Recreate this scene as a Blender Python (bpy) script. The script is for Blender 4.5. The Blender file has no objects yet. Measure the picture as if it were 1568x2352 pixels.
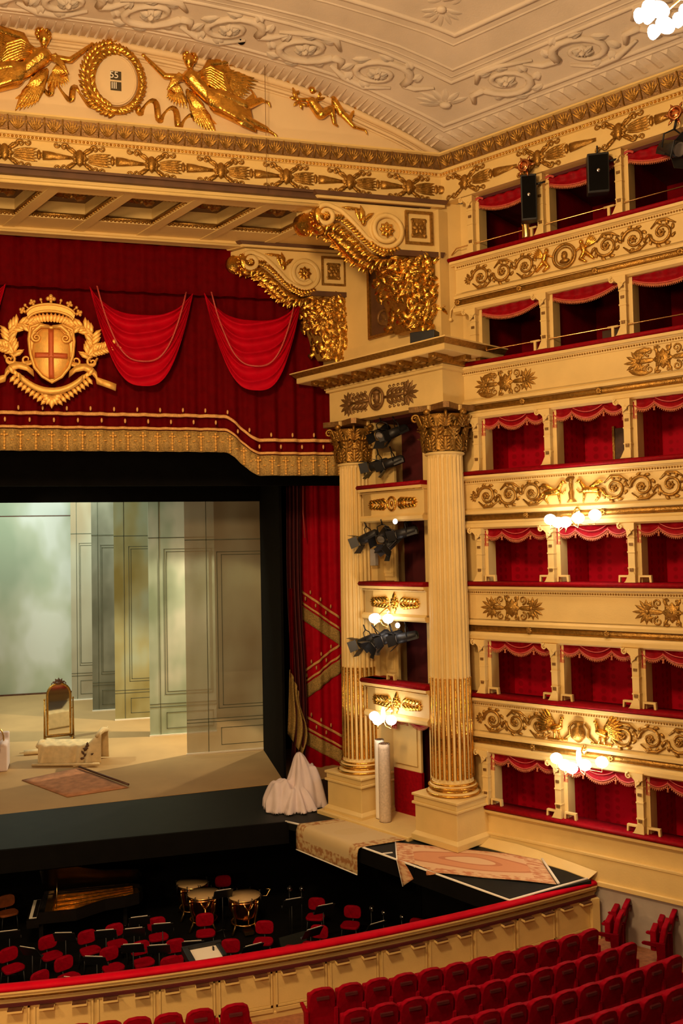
import bpy, math, random
from math import sin, cos, pi, atan2, sqrt
from mathutils import Vector, Matrix
random.seed(7)
SC = bpy.context.scene
COL = SC.collection

# ---------------------------------------------------------------- camera
FPX, CX, CY, CAMZ = 2050.0, 784.0, 1176.0, 8.6
CR = Vector((0.96723983, -0.25301335, -0.02076911))     # image right, in the world
CDN = Vector((-0.0094051, 0.04604176, -0.99889524))     # image down
CF = Vector((0.25369008, 0.9663666, 0.04215381))        # view direction
cd = bpy.data.cameras.new('camera'); cam = bpy.data.objects.new('camera', cd); COL.objects.link(cam)
cam.matrix_world = Matrix(((CR.x, -CDN.x, -CF.x, 0), (CR.y, -CDN.y, -CF.y, 0), (CR.z, -CDN.z, -CF.z, CAMZ), (0, 0, 0, 1)))
cd.sensor_fit = 'VERTICAL'; cd.sensor_height = 36; cd.lens = FPX / 2352 * 36
cd.clip_end = 200
SC.camera = cam

# ---------------------------------------------------------------- light and exposure
SC.view_settings.view_transform = 'Standard'; SC.view_settings.look = 'None'
SC.view_settings.exposure = 0.0; SC.view_settings.gamma = 1; SC.view_settings.use_curve_mapping = False
wd = bpy.data.worlds.new('world'); SC.world = wd; wd.use_nodes = True
wd.node_tree.nodes['Background'].inputs[0].default_value = (1.0, 0.66, 0.36, 1)
wd.node_tree.nodes['Background'].inputs[1].default_value = 0.05
WARM = (1.0, 0.64, 0.31)
def point(name, loc, power, color=WARM, radius=0.4):
    l = bpy.data.lights.new(name, 'POINT'); l.energy = power; l.color = color; l.shadow_soft_size = radius
    o = bpy.data.objects.new(name, l); o.location = loc; COL.objects.link(o); return o
def spot(name, loc, aim, power, color, size, blend=0.3, radius=0.15):
    l = bpy.data.lights.new(name, 'SPOT'); l.energy = power; l.color = color; l.spot_size = size; l.spot_blend = blend
    l.shadow_soft_size = radius
    o = bpy.data.objects.new(name, l); o.location = loc; COL.objects.link(o)
    o.rotation_euler = (Vector(aim) - Vector(loc)).to_track_quat('-Z', 'Y').to_euler(); return o
def area(name, loc, aim, power, color, sx, sy):
    l = bpy.data.lights.new(name, 'AREA'); l.energy = power; l.color = color; l.shape = 'RECTANGLE'; l.size = sx; l.size_y = sy
    o = bpy.data.objects.new(name, l); o.location = loc; COL.objects.link(o)
    o.rotation_euler = (Vector(aim) - Vector(loc)).to_track_quat('-Z', 'Y').to_euler(); return o
point('chandelier_light', (-1.3, 7.5, 15.0), 5000, WARM, 0.9)
point('horseshoe_lamp_left', (-7.0, 12.0, 8.6), 1250, WARM, 0.5)
point('horseshoe_lamp_back', (-2.0, 2.0, 10.5), 1300, WARM, 0.7)
point('horseshoe_lamp_low', (-5.5, 9.0, 5.0), 650, WARM, 0.5)
spot('stage_lamp_warm', (7.2, 33.0, 9.0), (-1.0, 31.9, 1.8), 3800, (1.0, 0.80, 0.48), math.radians(80), 0.3, 0.08)
spot('stage_lamp_set', (-8.0, 31.8, 12.0), (1.5, 37.0, 6.0), 3000, (0.92, 1.0, 0.74), math.radians(80), 0.5)
spot('stage_lamp_front', (-3.5, 28.6, 10.95), (2.5, 33.0, 5.5), 110, (1.0, 0.86, 0.55), math.radians(75), 0.5)
area('stage_batten', (-3.0, 37.5, 14.0), (-3.0, 43.0, 5.0), 900, (0.90, 1.0, 0.84), 8, 1)
area('stage_work_light', (1.0, 30.0, 14.5), (1.0, 32.0, 2.0), 60, (1.0, 0.9, 0.72), 7, 2)

# ---------------------------------------------------------------- picture rays (for measuring places in the hall)
def ray(px, py): return CR * (px - CX) + CDN * (py - CY) + CF * FPX
def atz(px, py, z):
    d = ray(px, py); t = (z - CAMZ) / d.z; return Vector((d.x * t, d.y * t, z))
def aty(px, py, y):
    d = ray(px, py); t = y / d.y; return Vector((d.x * t, y, CAMZ + d.z * t))

# ---------------------------------------------------------------- materials
def mat(name, col, rough=0.6, metal=0.0, var=0.12, scale=3.0, bump=0.0, bscale=40.0, sheen=0.0, emit=None, es=0.0, spec=0.5, det=4):
    m = bpy.data.materials.new(name); m.use_nodes = True; nt = m.node_tree; b = nt.nodes['Principled BSDF']
    b.inputs['Roughness'].default_value = rough; b.inputs['Metallic'].default_value = metal
    b.inputs['Specular IOR Level'].default_value = spec
    if sheen: b.inputs['Sheen Weight'].default_value = sheen; b.inputs['Sheen Roughness'].default_value = 0.45; b.inputs['Sheen Tint'].default_value = (min(1, col[0] * 2.2), col[1] + .02, col[2] + .05, 1)
    tc = nt.nodes.new('ShaderNodeTexCoord')
    if var:
        n = nt.nodes.new('ShaderNodeTexNoise'); n.inputs['Scale'].default_value = scale; n.inputs['Detail'].default_value = det
        r = nt.nodes.new('ShaderNodeValToRGB'); nt.links.new(tc.outputs['Object'], n.inputs['Vector']); nt.links.new(n.outputs['Fac'], r.inputs['Fac'])
        r.color_ramp.elements[0].position = 0.3; r.color_ramp.elements[1].position = 0.7
        r.color_ramp.elements[0].color = (*[c * (1 - var) for c in col], 1); r.color_ramp.elements[1].color = (*[min(1, c * (1 + var)) for c in col], 1)
        nt.links.new(r.outputs['Color'], b.inputs['Base Color'])
    else: b.inputs['Base Color'].default_value = (*col, 1)
    if bump:
        n2 = nt.nodes.new('ShaderNodeTexNoise'); n2.inputs['Scale'].default_value = bscale; n2.inputs['Detail'].default_value = 3
        bp = nt.nodes.new('ShaderNodeBump'); bp.inputs['Strength'].default_value = bump; bp.inputs['Distance'].default_value = 0.02
        nt.links.new(tc.outputs['Object'], n2.inputs['Vector']); nt.links.new(n2.outputs['Fac'], bp.inputs['Height']); nt.links.new(bp.outputs['Normal'], b.inputs['Normal'])
    if emit: b.inputs['Emission Color'].default_value = (*emit, 1); b.inputs['Emission Strength'].default_value = es
    return m
M = {}
M['cream'] = mat('cream_paint', (0.74, 0.535, 0.20), 0.5, var=0.06, scale=1.5, bump=0.12, bscale=25)
M['plaster'] = mat('ceiling_plaster', (0.64, 0.55, 0.44), 0.8, var=0.07, scale=1.2, bump=0.15, bscale=30)
M['lunette'] = mat('lunette_plaster', (0.76, 0.585, 0.34), 0.7, var=0.04, scale=0.8)
M['gold'] = mat('gilding', (0.74, 0.40, 0.065), 0.24, 0.95, var=0.3, scale=9, bump=0.5, bscale=22)
M['oldgold'] = mat('dull_gilding', (0.36, 0.19, 0.035), 0.33, 0.75, var=0.3, scale=14, bump=0.5, bscale=40)
M['darkgold'] = mat('dark_gilding', (0.23, 0.12, 0.035), 0.45, 0.5, var=0.3, scale=14, bump=0.4, bscale=30)
M['brown'] = mat('brown_moulding', (0.10, 0.042, 0.015), 0.5, var=0.2)
M['velvet'] = mat('red_velvet', (0.25, 0.0008, 0.006), 0.6, var=0.2, scale=12, spec=0.12)
M['seatred'] = mat('seat_velvet', (0.26, 0.0005, 0.010), 0.6, var=0.15, scale=14, spec=0.06)
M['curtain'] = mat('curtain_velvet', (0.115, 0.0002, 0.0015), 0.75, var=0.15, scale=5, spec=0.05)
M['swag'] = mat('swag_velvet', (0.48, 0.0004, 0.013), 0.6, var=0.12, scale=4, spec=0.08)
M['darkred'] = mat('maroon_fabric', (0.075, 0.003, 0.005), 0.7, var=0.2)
M['cord'] = mat('pink_cord', (0.52, 0.07, 0.055), 0.5, var=0.2, scale=60)
M['fringe'] = mat('rose_gold_fringe', (0.52, 0.14, 0.055), 0.55, var=0.35, scale=50, bump=0.5, bscale=80)
M['goldcloth'] = mat('gold_braid', (0.78, 0.42, 0.13), 0.5, 0.15, var=0.25, scale=60, bump=0.3, bscale=120)
M['goldfringe'] = mat('gold_bullion_fringe', (0.50, 0.32, 0.09), 0.55, 0.15, var=0.45, scale=30, bump=0.6, bscale=150)
M['black'] = mat('black_cloth', (0.004, 0.0035, 0.003), 0.9, var=0.2, spec=0.1)
M['blackgloss'] = mat('black_lacquer', (0.010, 0.008, 0.007), 0.18, var=0)
M['blackfloor'] = mat('black_stage_board', (0.006, 0.0075, 0.0055), 0.6, spec=0.3, var=0.35, scale=2.5, bump=0.1)
M['metal'] = mat('black_metal', (0.018, 0.018, 0.020), 0.45, 0.3, var=0.3)
M['chrome'] = mat('chrome', (0.7, 0.68, 0.65), 0.2, 1.0, var=0)
M['brass'] = mat('brass', (0.85, 0.55, 0.20), 0.25, 1.0, var=0.05)
M['stagefloor'] = mat('ochre_stage_cloth', (0.46, 0.29, 0.12), 0.8, var=0.08, scale=0.8)
M['carpet'] = mat('stalls_carpet', (0.30, 0.12, 0.05), 0.9, var=0.25, scale=10, bump=0.3)
M['greywall'] = mat('grey_plinth', (0.42, 0.36, 0.30), 0.8, var=0.1)
M['wood'] = mat('dark_wood', (0.09, 0.035, 0.015), 0.45, var=0.3, scale=8)
M['copper'] = mat('copper_kettle', (0.55, 0.22, 0.08), 0.22, 1.0, var=0.1)
M['skin'] = mat('drum_head', (0.56, 0.38, 0.18), 0.5, var=0.06)
M['paper'] = mat('paper', (0.85, 0.80, 0.68), 0.8, var=0)
M['white'] = mat('white_cloth', (0.72, 0.60, 0.58), 0.85, var=0.05, bump=0.1)
M['chaisecloth'] = mat('cream_throw', (0.68, 0.52, 0.28), 0.75, var=0.12, scale=6)
M['mirror'] = mat('mirror_glass', (0.85, 0.82, 0.75), 0.05, 1.0, var=0)
M['crestgold'] = mat('crest_gilt', (0.88, 0.50, 0.11), 0.42, 0.35, var=0.1, scale=8, bump=0.2)
M['crestred'] = mat('crest_red', (0.62, 0.13, 0.03), 0.5, 0.1, var=0.1)
M['globe'] = mat('lit_globe', (1, 1, 1), 0.4, var=0, emit=(1.0, 0.96, 0.92), es=14)
M['lens'] = mat('lamp_lens', (0.9, 0.9, 0.9), 0.2, var=0, emit=(1.0, 0.92, 0.85), es=3)
M['grey'] = mat('grey_card', (0.33, 0.30, 0.27), 0.6, var=0.15)
M['clockdark'] = mat('clock_window', (0.06, 0.045, 0.02), 0.4, var=0)
M['orangeseat'] = mat('worn_orange_fabric', (0.40, 0.10, 0.02), 0.7, var=0.2, scale=10)
def damask():
    m = mat('red_damask', (0.70, 0.002, 0.022), 0.6, var=0.1, scale=5, spec=0.08); nt = m.node_tree; b = nt.nodes['Principled BSDF']
    tc = nt.nodes.new('ShaderNodeTexCoord'); v = nt.nodes.new('ShaderNodeTexVoronoi'); v.inputs['Scale'].default_value = 5.5; v.inputs['Randomness'].default_value = 0.0
    r = nt.nodes.new('ShaderNodeValToRGB'); r.color_ramp.elements[0].position = 0.30; r.color_ramp.elements[1].position = 0.42
    r.color_ramp.elements[0].color = (0.36, 0.0008, 0.010, 1); r.color_ramp.elements[1].color = (0.50, 0.001, 0.016, 1)
    nt.links.new(tc.outputs['Object'], v.inputs['Vector']); nt.links.new(v.outputs['Distance'], r.inputs['Fac']); nt.links.new(r.outputs['Color'], b.inputs['Base Color']); return m
M['damask'] = damask()
M['galleryshade'] = mat('gallery_shaded_red', (0.20, 0.001, 0.005), 0.7, var=0.2, scale=2, spec=0.05)  # box red darkened: shade of the top galleries put into the colour
def gauze():
    m = flatmat('grey_gauze', (0.34, 0.27, 0.16), (0.44, 0.40, 0.28), (0.50, 0.49, 0.36), 0.35); nt = m.node_tree; b = nt.nodes['Principled BSDF']; b.inputs['Alpha'].default_value = 0.55; return m
def rugmat(name, base, border, spot_, medal=True):
    m = bpy.data.materials.new(name); m.use_nodes = True; nt = m.node_tree; b = nt.nodes['Principled BSDF']; b.inputs['Roughness'].default_value = 0.9
    tc = nt.nodes.new('ShaderNodeTexCoord'); sep = nt.nodes.new('ShaderNodeSeparateXYZ'); nt.links.new(tc.outputs['UV'], sep.inputs[0])
    def mth(op, a, bb=None):
        n = nt.nodes.new('ShaderNodeMath'); n.operation = op
        for i, q in enumerate((a, bb)):
            if q is None: continue
            if isinstance(q, (int, float)): n.inputs[i].default_value = q
            else: nt.links.new(q, n.inputs[i])
        return n.outputs[0]
    ux = mth('ABSOLUTE', mth('SUBTRACT', sep.outputs[0], 0.5)); uy = mth('ABSOLUTE', mth('SUBTRACT', sep.outputs[1], 0.5))
    edge = mth('MAXIMUM', mth('MULTIPLY', ux, 2.0), mth('ADD', mth('MULTIPLY', uy, 1.9), 0.05))
    inner = mth('SQRT', mth('ADD', mth('POWER', mth('MULTIPLY', ux, 2.0), 2.0), mth('POWER', mth('MULTIPLY', uy, 3.0), 2.0)))
    r1 = nt.nodes.new('ShaderNodeValToRGB'); r1.color_ramp.interpolation = 'CONSTANT'; e = r1.color_ramp.elements
    e[0].position = 0.0; e[0].color = (*spot_, 1); e[1].position = 0.33; e[1].color = (*border, 1)
    if not medal: e[1].color = (*base, 1)
    for p_, c_ in ((0.42, base), (0.80, border), (0.90, spot_)) if medal else ((0.5, base),):
        q = e.new(min(p_, 1.0)); q.color = (*c_, 1)
    nt.links.new(inner, r1.inputs[0])
    r2 = nt.nodes.new('ShaderNodeValToRGB'); r2.color_ramp.interpolation = 'CONSTANT'; g = r2.color_ramp.elements
    g[0].position = 0.0; g[0].color = (0, 0, 0, 1); g[1].position = 0.76; g[1].color = (1, 1, 1, 1); nt.links.new(edge, r2.inputs[0])
    n = nt.nodes.new('ShaderNodeTexNoise'); n.inputs['Scale'].default_value = 18; n.inputs['Detail'].default_value = 2; nt.links.new(tc.outputs['UV'], n.inputs['Vector'])
    r3 = nt.nodes.new('ShaderNodeValToRGB'); r3.color_ramp.elements[0].position = 0.42; r3.color_ramp.elements[1].position = 0.56
    r3.color_ramp.elements[0].color = (*border, 1); r3.color_ramp.elements[1].color = (*spot_, 1); nt.links.new(n.outputs['Fac'], r3.inputs['Fac'])
    mx = nt.nodes.new('ShaderNodeMixRGB'); nt.links.new(r2.outputs['Color'], mx.inputs[0]); nt.links.new(r1.outputs['Color'], mx.inputs[1]); nt.links.new(r3.outputs['Color'], mx.inputs[2])
    nt.links.new(mx.outputs[0], b.inputs['Base Color']); return m
M['rug_gold'] = rugmat('gold_rug', (0.58, 0.43, 0.21), (0.36, 0.16, 0.05), (0.56, 0.41, 0.19), False)
M['rug_rose'] = rugmat('rose_rug', (0.62, 0.28, 0.13), (0.50, 0.20, 0.09), (0.68, 0.44, 0.24))
M['rug_plain'] = mat('faded_rose_rug', (0.46, 0.20, 0.09), 0.9, var=0.25, scale=4)
M['rug_back'] = mat('rug_backing', (0.58, 0.46, 0.33), 0.9, var=0.15, scale=20)
def flatmat(name, a, b_, c_, scale=0.35):  # cloudy tones stand for projected light, put into the canvas colour
    m = bpy.data.materials.new(name); m.use_nodes = True; nt = m.node_tree; b = nt.nodes['Principled BSDF']; b.inputs['Roughness'].default_value = 0.8
    tc = nt.nodes.new('ShaderNodeTexCoord'); n = nt.nodes.new('ShaderNodeTexNoise'); n.inputs['Scale'].default_value = scale; n.inputs['Detail'].default_value = 3
    mp = nt.nodes.new('ShaderNodeMapping'); mp.inputs['Scale'].default_value = (1, 1, 0.6)
    r = nt.nodes.new('ShaderNodeValToRGB'); e = r.color_ramp.elements; e[0].position = 0.38; e[0].color = (*a, 1); e[1].position = 0.60; e[1].color = (*c_, 1); q = e.new(0.5); q.color = (*b_, 1)
    nt.links.new(tc.outputs['Object'], mp.inputs[0]); nt.links.new(mp.outputs[0], n.inputs['Vector']); nt.links.new(n.outputs['Fac'], r.inputs['Fac']); nt.links.new(r.outputs['Color'], b.inputs['Base Color']); return m
M['set_back'] = flatmat('painted_backdrop', (0.33, 0.40, 0.29), (0.43, 0.48, 0.37), (0.60, 0.64, 0.60))
M['set_green'] = flatmat('painted_green_flat', (0.27, 0.35, 0.25), (0.44, 0.53, 0.43), (0.64, 0.68, 0.60), 0.5)
M['set_ochre'] = flatmat('painted_ochre_flat', (0.24, 0.19, 0.05), (0.36, 0.33, 0.16), (0.38, 0.43, 0.32), 0.45)
M['set_dark'] = flatmat('painted_dark_flat', (0.12, 0.12, 0.08), (0.18, 0.18, 0.13), (0.25, 0.25, 0.19), 0.6)
M['set_grey'] = flatmat('painted_grey_flat', (0.30, 0.24, 0.15), (0.42, 0.40, 0.30), (0.50, 0.49, 0.38), 0.3)
M['gauze'] = gauze()
M['set_line'] = mat('painted_line', (0.10, 0.11, 0.07), 0.8, var=0.2)

# ---------------------------------------------------------------- mesh builder
class MB:
    def __init__(s): s.v = []; s.f = []; s.sm = []
    def add(s, vs, fs, smooth=False, T=None):
        o = len(s.v)
        s.v += [T(*p) if T else tuple(p) for p in vs]
        for f in fs: s.f.append([i + o for i in f]); s.sm.append(smooth)
        return s
    def box(s, x0, x1, y0, y1, z0, z1, T=None):
        return s.add([(x0, y0, z0), (x1, y0, z0), (x1, y1, z0), (x0, y1, z0), (x0, y0, z1), (x1, y0, z1), (x1, y1, z1), (x0, y1, z1)],
                     [(0, 3, 2, 1), (4, 5, 6, 7), (0, 1, 5, 4), (1, 2, 6, 5), (2, 3, 7, 6), (3, 0, 4, 7)], False, T)
    def bar(s, p, q, w, h, up=Vector((0, 0, 1))):
        p = Vector(p); q = Vector(q); d = (q - p).normalized(); r = d.cross(up)
        if r.length < 1e-4: r = Vector((1, 0, 0))
        r.normalize(); u = r.cross(d); r = r * (w / 2); u = u * (h / 2)
        return s.add([p - r - u, p + r - u, p + r + u, p - r + u, q - r - u, q + r - u, q + r + u, q - r + u],
                     [(0, 3, 2, 1), (4, 5, 6, 7), (0, 1, 5, 4), (1, 2, 6, 5), (2, 3, 7, 6), (3, 0, 4, 7)])
    def extr(s, prof, x0, x1, T=None, smooth=False):      # closed (y,z) profile pushed along x
        n = len(prof); vs = [(x0, y, z) for y, z in prof] + [(x1, y, z) for y, z in prof]
        fs = [(i, (i + 1) % n, n + (i + 1) % n, n + i) for i in range(n)]
        s.add(vs, fs, smooth, T); o = len(s.v) - 2 * n
        s.f += [list(range(o + n - 1, o - 1, -1)), list(range(o + n, o + 2 * n))]; s.sm += [False, False]; return s
    def prism(s, poly, y0, y1, T=None, smooth=False):      # closed (x,z) outline pushed along y
        n = len(poly); vs = [(x, y0, z) for x, z in poly] + [(x, y1, z) for x, z in poly]
        s.add(vs, [(i, (i + 1) % n, n + (i + 1) % n, n + i) for i in range(n)], smooth, T); o = len(s.v) - 2 * n
        s.f += [list(range(o + n - 1, o - 1, -1)), list(range(o + n, o + 2 * n))]; s.sm += [False, False]; return s
    def slab(s, poly, z0, z1):
        n = len(poly); vs = [(x, y, z0) for x, y in poly] + [(x, y, z1) for x, y in poly]
        s.add(vs, [(i, (i + 1) % n, n + (i + 1) % n, n + i) for i in range(n)]); o = len(s.v) - 2 * n
        s.f += [list(range(o + n - 1, o - 1, -1)), list(range(o + n, o + 2 * n))]; s.sm += [False, False]; return s
    def tube(s, pts, r, n=7, T=None, closed=False, flat=1.0):
        P = [Vector(p) for p in pts]; m = len(P); R = r if isinstance(r, (list, tuple)) else [r] * m
        vs = []; pr = None
        for i in range(m):
            if closed: t = P[(i + 1) % m] - P[i - 1]
            else: t = P[min(i + 1, m - 1)] - P[max(i - 1, 0)]
            if t.length < 1e-9: t = Vector((0, 0, 1))
            t.normalize()
            if pr is None:
                a = Vector((0, 1, 0)) if abs(t.y) < 0.9 else Vector((1, 0, 0)); u = (a - t * a.dot(t)).normalized()
            else:
                u = pr - t * pr.dot(t); u = u.normalized() if u.length > 1e-6 else pr
            pr = u; w = t.cross(u)
            for k in range(n):
                a = 2 * pi * k / n; vs.append(tuple(P[i] + (u * cos(a) * flat + w * sin(a)) * R[i]))
        fs = []
        for i in range(m if closed else m - 1):
            j = (i + 1) % m
            for k in range(n): fs.append((i * n + k, i * n + (k + 1) % n, j * n + (k + 1) % n, j * n + k))
        if not closed: fs += [tuple(range(n - 1, -1, -1)), tuple(range((m - 1) * n, m * n))]
        return s.add(vs, fs, True, T)
    def caps(s, p, q, r0, r1, n=10):      # tapered limb with round ends
        p = Vector(p); q = Vector(q); d = (q - p).normalized(); pts = []; rr = []
        for a in (0.15, 0.6, 1.0): pts.append(p - d * r0 * cos(a * pi / 2)); rr.append(r0 * sin(a * pi / 2))
        for a in (1.0, 0.6, 0.15): pts.append(q + d * r1 * cos(a * pi / 2)); rr.append(r1 * sin(a * pi / 2))
        return s.tube(pts, rr, n)
    def ell(s, c, r, nu=10, nv=6, rot=None, T=None):
        vs = []
        for j in range(1, nv):
            ph = pi * j / nv
            for i in range(nu):
                th = 2 * pi * i / nu; vs.append(Vector((r[0] * sin(ph) * cos(th), r[1] * sin(ph) * sin(th), r[2] * cos(ph))))
        vs += [Vector((0, 0, r[2])), Vector((0, 0, -r[2]))]
        if rot: vs = [rot @ v for v in vs]
        vs = [tuple(v + Vector(c)) for v in vs]; fs = []
        for j in range(nv - 2):
            for i in range(nu): fs.append((j * nu + i, (j + 1) * nu + i, (j + 1) * nu + (i + 1) % nu, j * nu + (i + 1) % nu))
        t = (nv - 1) * nu
        for i in range(nu): fs.append((t, i, (i + 1) % nu)); fs.append((t + 1, (nv - 2) * nu + (i + 1) % nu, (nv - 2) * nu + i))
        return s.add(vs, fs, True, T)
    def lathe(s, prof, n=24, c=(0, 0), T=None, smooth=True):    # (r,z) open profile about the vertical
        vs = [(c[0] + r * cos(2 * pi * k / n), c[1] + r * sin(2 * pi * k / n), z) for r, z in prof for k in range(n)]
        fs = [(i * n + k, i * n + (k + 1) % n, (i + 1) * n + (k + 1) % n, (i + 1) * n + k) for i in range(len(prof) - 1) for k in range(n)]
        fs += [tuple(range(n - 1, -1, -1)), tuple(range((len(prof) - 1) * n, len(prof) * n))]
        return s.add(vs, fs, smooth, T)
    def grid(s, fn, nu, nv, smooth=True, T=None):
        vs = [fn(i / nu, j / nv) for j in range(nv + 1) for i in range(nu + 1)]
        fs = [(j * (nu + 1) + i, j * (nu + 1) + i + 1, (j + 1) * (nu + 1) + i + 1, (j + 1) * (nu + 1) + i) for j in range(nv) for i in range(nu)]
        return s.add(vs, fs, smooth, T)
    def mesh(s, name, m):
        me = bpy.data.meshes.new(name); me.from_pydata([tuple(v) for v in s.v], [], s.f); me.polygons.foreach_set('use_smooth', s.sm)
        me.materials.append(M[m] if isinstance(m, str) else m); me.update(); return me
    def build(s, name, m, parent=None, label=None, solid=0, voxel=0, uv=None, bev=0):
        me = s.mesh(name, m); o = bpy.data.objects.new(name, me); COL.objects.link(o)
        if uv:
            l = me.uv_layers.new(name='uv')
            for lp in me.loops: l.data[lp.index].uv = uv[lp.vertex_index]
        if parent: o.parent = parent
        if label: o['label'] = label
        if voxel:
            md = o.modifiers.new('r', 'REMESH'); md.mode = 'VOXEL'; md.voxel_size = voxel; md.use_smooth_shade = True
            sm = o.modifiers.new('s', 'SMOOTH'); sm.factor = 0.5; sm.iterations = 2
        if solid:
            md = o.modifiers.new('t', 'SOLIDIFY'); md.thickness = solid; md.offset = 0
        if bev:
            md = o.modifiers.new('b', 'BEVEL'); md.width = bev; md.segments = 2; md.limit_method = 'ANGLE'
        return o

def tag(o, label, cat=None, group=None, kind=None):
    if label: o['label'] = label
    if cat: o['category'] = cat
    if group: o['group'] = group
    if kind: o['kind'] = kind
    return o
def thing(name, label, cat, loc=(0, 0, 0), rz=0.0, group=None, fr=None, scale=None):
    o = bpy.data.objects.new(name, None); COL.objects.link(o); o.empty_display_size = 0.1
    if fr: loc = fr.w(*loc); rz = fr.rz + rz
    o.location = loc; o.rotation_euler = (0, 0, rz)
    if scale: o.scale = scale
    return tag(o, label, cat, group)
KIDS = {}
def copytree(root, loc, rz, label, group=None, scale=None):
    r = root.copy(); COL.objects.link(r); r.location = loc; r.rotation_euler = (0, 0, rz); r['label'] = label
    if group: r['group'] = group
    if scale: r.scale = scale
    def rec(src, dst):
        for ch in list(src.children):
            c = ch.copy(); COL.objects.link(c); c.parent = dst; rec(ch, c)
    rec(root, r); return r
def struct(o): o['kind'] = 'structure'; return o
ORD = ['first', 'second', 'third', 'fourth', 'fifth', 'sixth', 'seventh', 'eighth', 'ninth', 'tenth', 'eleventh', 'twelfth', 'thirteenth', 'fourteenth', 'fifteenth', 'sixteenth', 'seventeenth', 'eighteenth']

# ---------------------------------------------------------------- frames of the walls: x to the right, y into the wall, z up
class Fr:
    def __init__(s, x, y, rz): s.o = Vector((x, y, 0)); s.rz = rz; s.x = Vector((cos(rz), sin(rz), 0)); s.y = Vector((-sin(rz), cos(rz), 0))
    def w(s, x, y, z): return s.o + s.x * x + s.y * y + Vector((0, 0, z))
    def hit(s, px, py, yo=0.0):
        d = ray(px, py); c = Vector((0, 0, CAMZ)); t = (s.o + s.y * yo - c).dot(s.y) / d.dot(s.y); p = c + d * t
        return (p - s.o).dot(s.x), p.z
WF = Fr(8.52, 20.67, atan2(-0.817, 0.577))              # the wall of boxes
RF = Fr(8.07, 20.60, atan2(-0.886, 0.463))              # the reveal of the proscenium
PF = Fr(0.0, 20.75, 0.0)                                # the proscenium front

# ---------------------------------------------------------------- ornament, drawn on a wall: x right, z up, front is -y
def leaf(mb, x, z, a, L, W, h=0.03, y=0.0, T=None, n=5, bend=0.0):
    vs = []
    for i in range(n + 1):
        t = i / n; wd_ = W * 0.5 * (sin(pi * min(1, t * 0.92 + 0.08)) ** 0.8) * (1 if i % 2 else 0.8)
        if i == n: wd_ = 0.002
        aa = a + bend * t; cx = x + L * t * cos(a + bend * t * 0.5); cz = z + L * t * sin(a + bend * t * 0.5)
        hh = h * (0.4 + 0.9 * sin(pi * t))
        for k, kk in ((-1, 0.1), (-0.5, 0.9), (0, 0.55), (0.5, 0.9), (1, 0.1)):
            vs.append((cx - sin(aa) * wd_ * k, y - hh * kk, cz + cos(aa) * wd_ * k))
    fs = [(i * 5 + k, i * 5 + k + 1, (i + 1) * 5 + k + 1, (i + 1) * 5 + k) for i in range(n) for k in range(4)]
    mb.add(vs, fs, True, T)
def rosette(mb, x, z, r, h=0.03, y=0.0, n=8, T=None):
    for k in range(n): leaf(mb, x, z, 2 * pi * k / n, r, r * 0.75, h, y, T, 4)
    mb.ell((x, y - h * 0.8, z), (r * 0.28, h * 0.8, r * 0.28), 8, 5, T=T)
def spiral(mb, x, z, r, a0, turns, th, y=0.0, T=None, n=7, k=0.85, seg=14):
    N = max(6, int(seg * abs(turns))); pts = []; rr = []
    for i in range(N + 1):
        t = i / N; a = a0 + 2 * pi * turns * t; q = r * (1 - k * t)
        pts.append((x + q * cos(a), y - th * 0.6, z + q * sin(a))); rr.append(th * (1 - 0.55 * t))
    mb.tube(pts, rr, n, T)
def palmette(mb, x, z, a, R, n=7, h=0.03, y=0.0, T=None, spread=2.4):
    for k in range(n):
        b = a + spread * (k / (n - 1) - 0.5); q = R * (1 - 0.25 * abs(k / (n - 1) - 0.5) * 2)
        leaf(mb, x, z, b, q, R * 0.28, h, y, T, 4, bend=0.5 * (k / (n - 1) - 0.5))
    mb.ell((x, y - h, z), (R * 0.16, h * 1.1, R * 0.16), 8, 5, T=T)
def rinceau(mb, x0, x1, zc, hgt, per, flip=1, th=0.022, y=0.0, T=None, ros=True):
    n = max(1, int(round((x1 - x0) / per))); p = (x1 - x0) / n; R = min(hgt * 0.44, p * 0.46)
    for i in range(n):
        cx = x0 + (i + 0.5) * p; s = flip * (1 if i % 2 == 0 else -1)
        spiral(mb, cx, zc, R, pi, -s * 1.5, th, y, T)
        mb.tube([(cx - p * 0.62, y - th * .5, zc + s * R * 0.55), (cx - p * 0.5, y - th * .5, zc + s * R * 0.05), (cx - R, y - th * .6, zc - 0.0)], [th * .5, th * .9, th], 6, T)
        mb.tube([(cx - R * .9, y - th * .5, zc - s * R * .5), (cx - R * .3, y - th * .5, zc - s * R * 1.05), (cx + R * .5, y - th * .5, zc - s * R * 1.0), (cx + p * .5, y - th * .5, zc - s * R * .55)], [th * .4, th * .9, th * .9, th * .4], 6, T)
        for k in range(7):
            a = pi - s * (0.35 + k * 0.72); q = R * (1.0 - 0.04 * k)
            leaf(mb, cx + q * cos(a), zc + q * sin(a), a - s * 0.9, R * 0.55, R * 0.38, th * 1.2, y, T, 4, bend=-s * 0.8)
        if ros: rosette(mb, cx, zc, R * 0.36, th * 1.3, y - th * .3, 6, T)
def egg_row(mb, x0, x1, z, step, r, y=0.0, T=None):
    n = int((x1 - x0) / step)
    for i in range(n): mb.ell((x0 + (i + 0.5) * step, y, z), (r, r, r), 6, 4, T=T)

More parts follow.
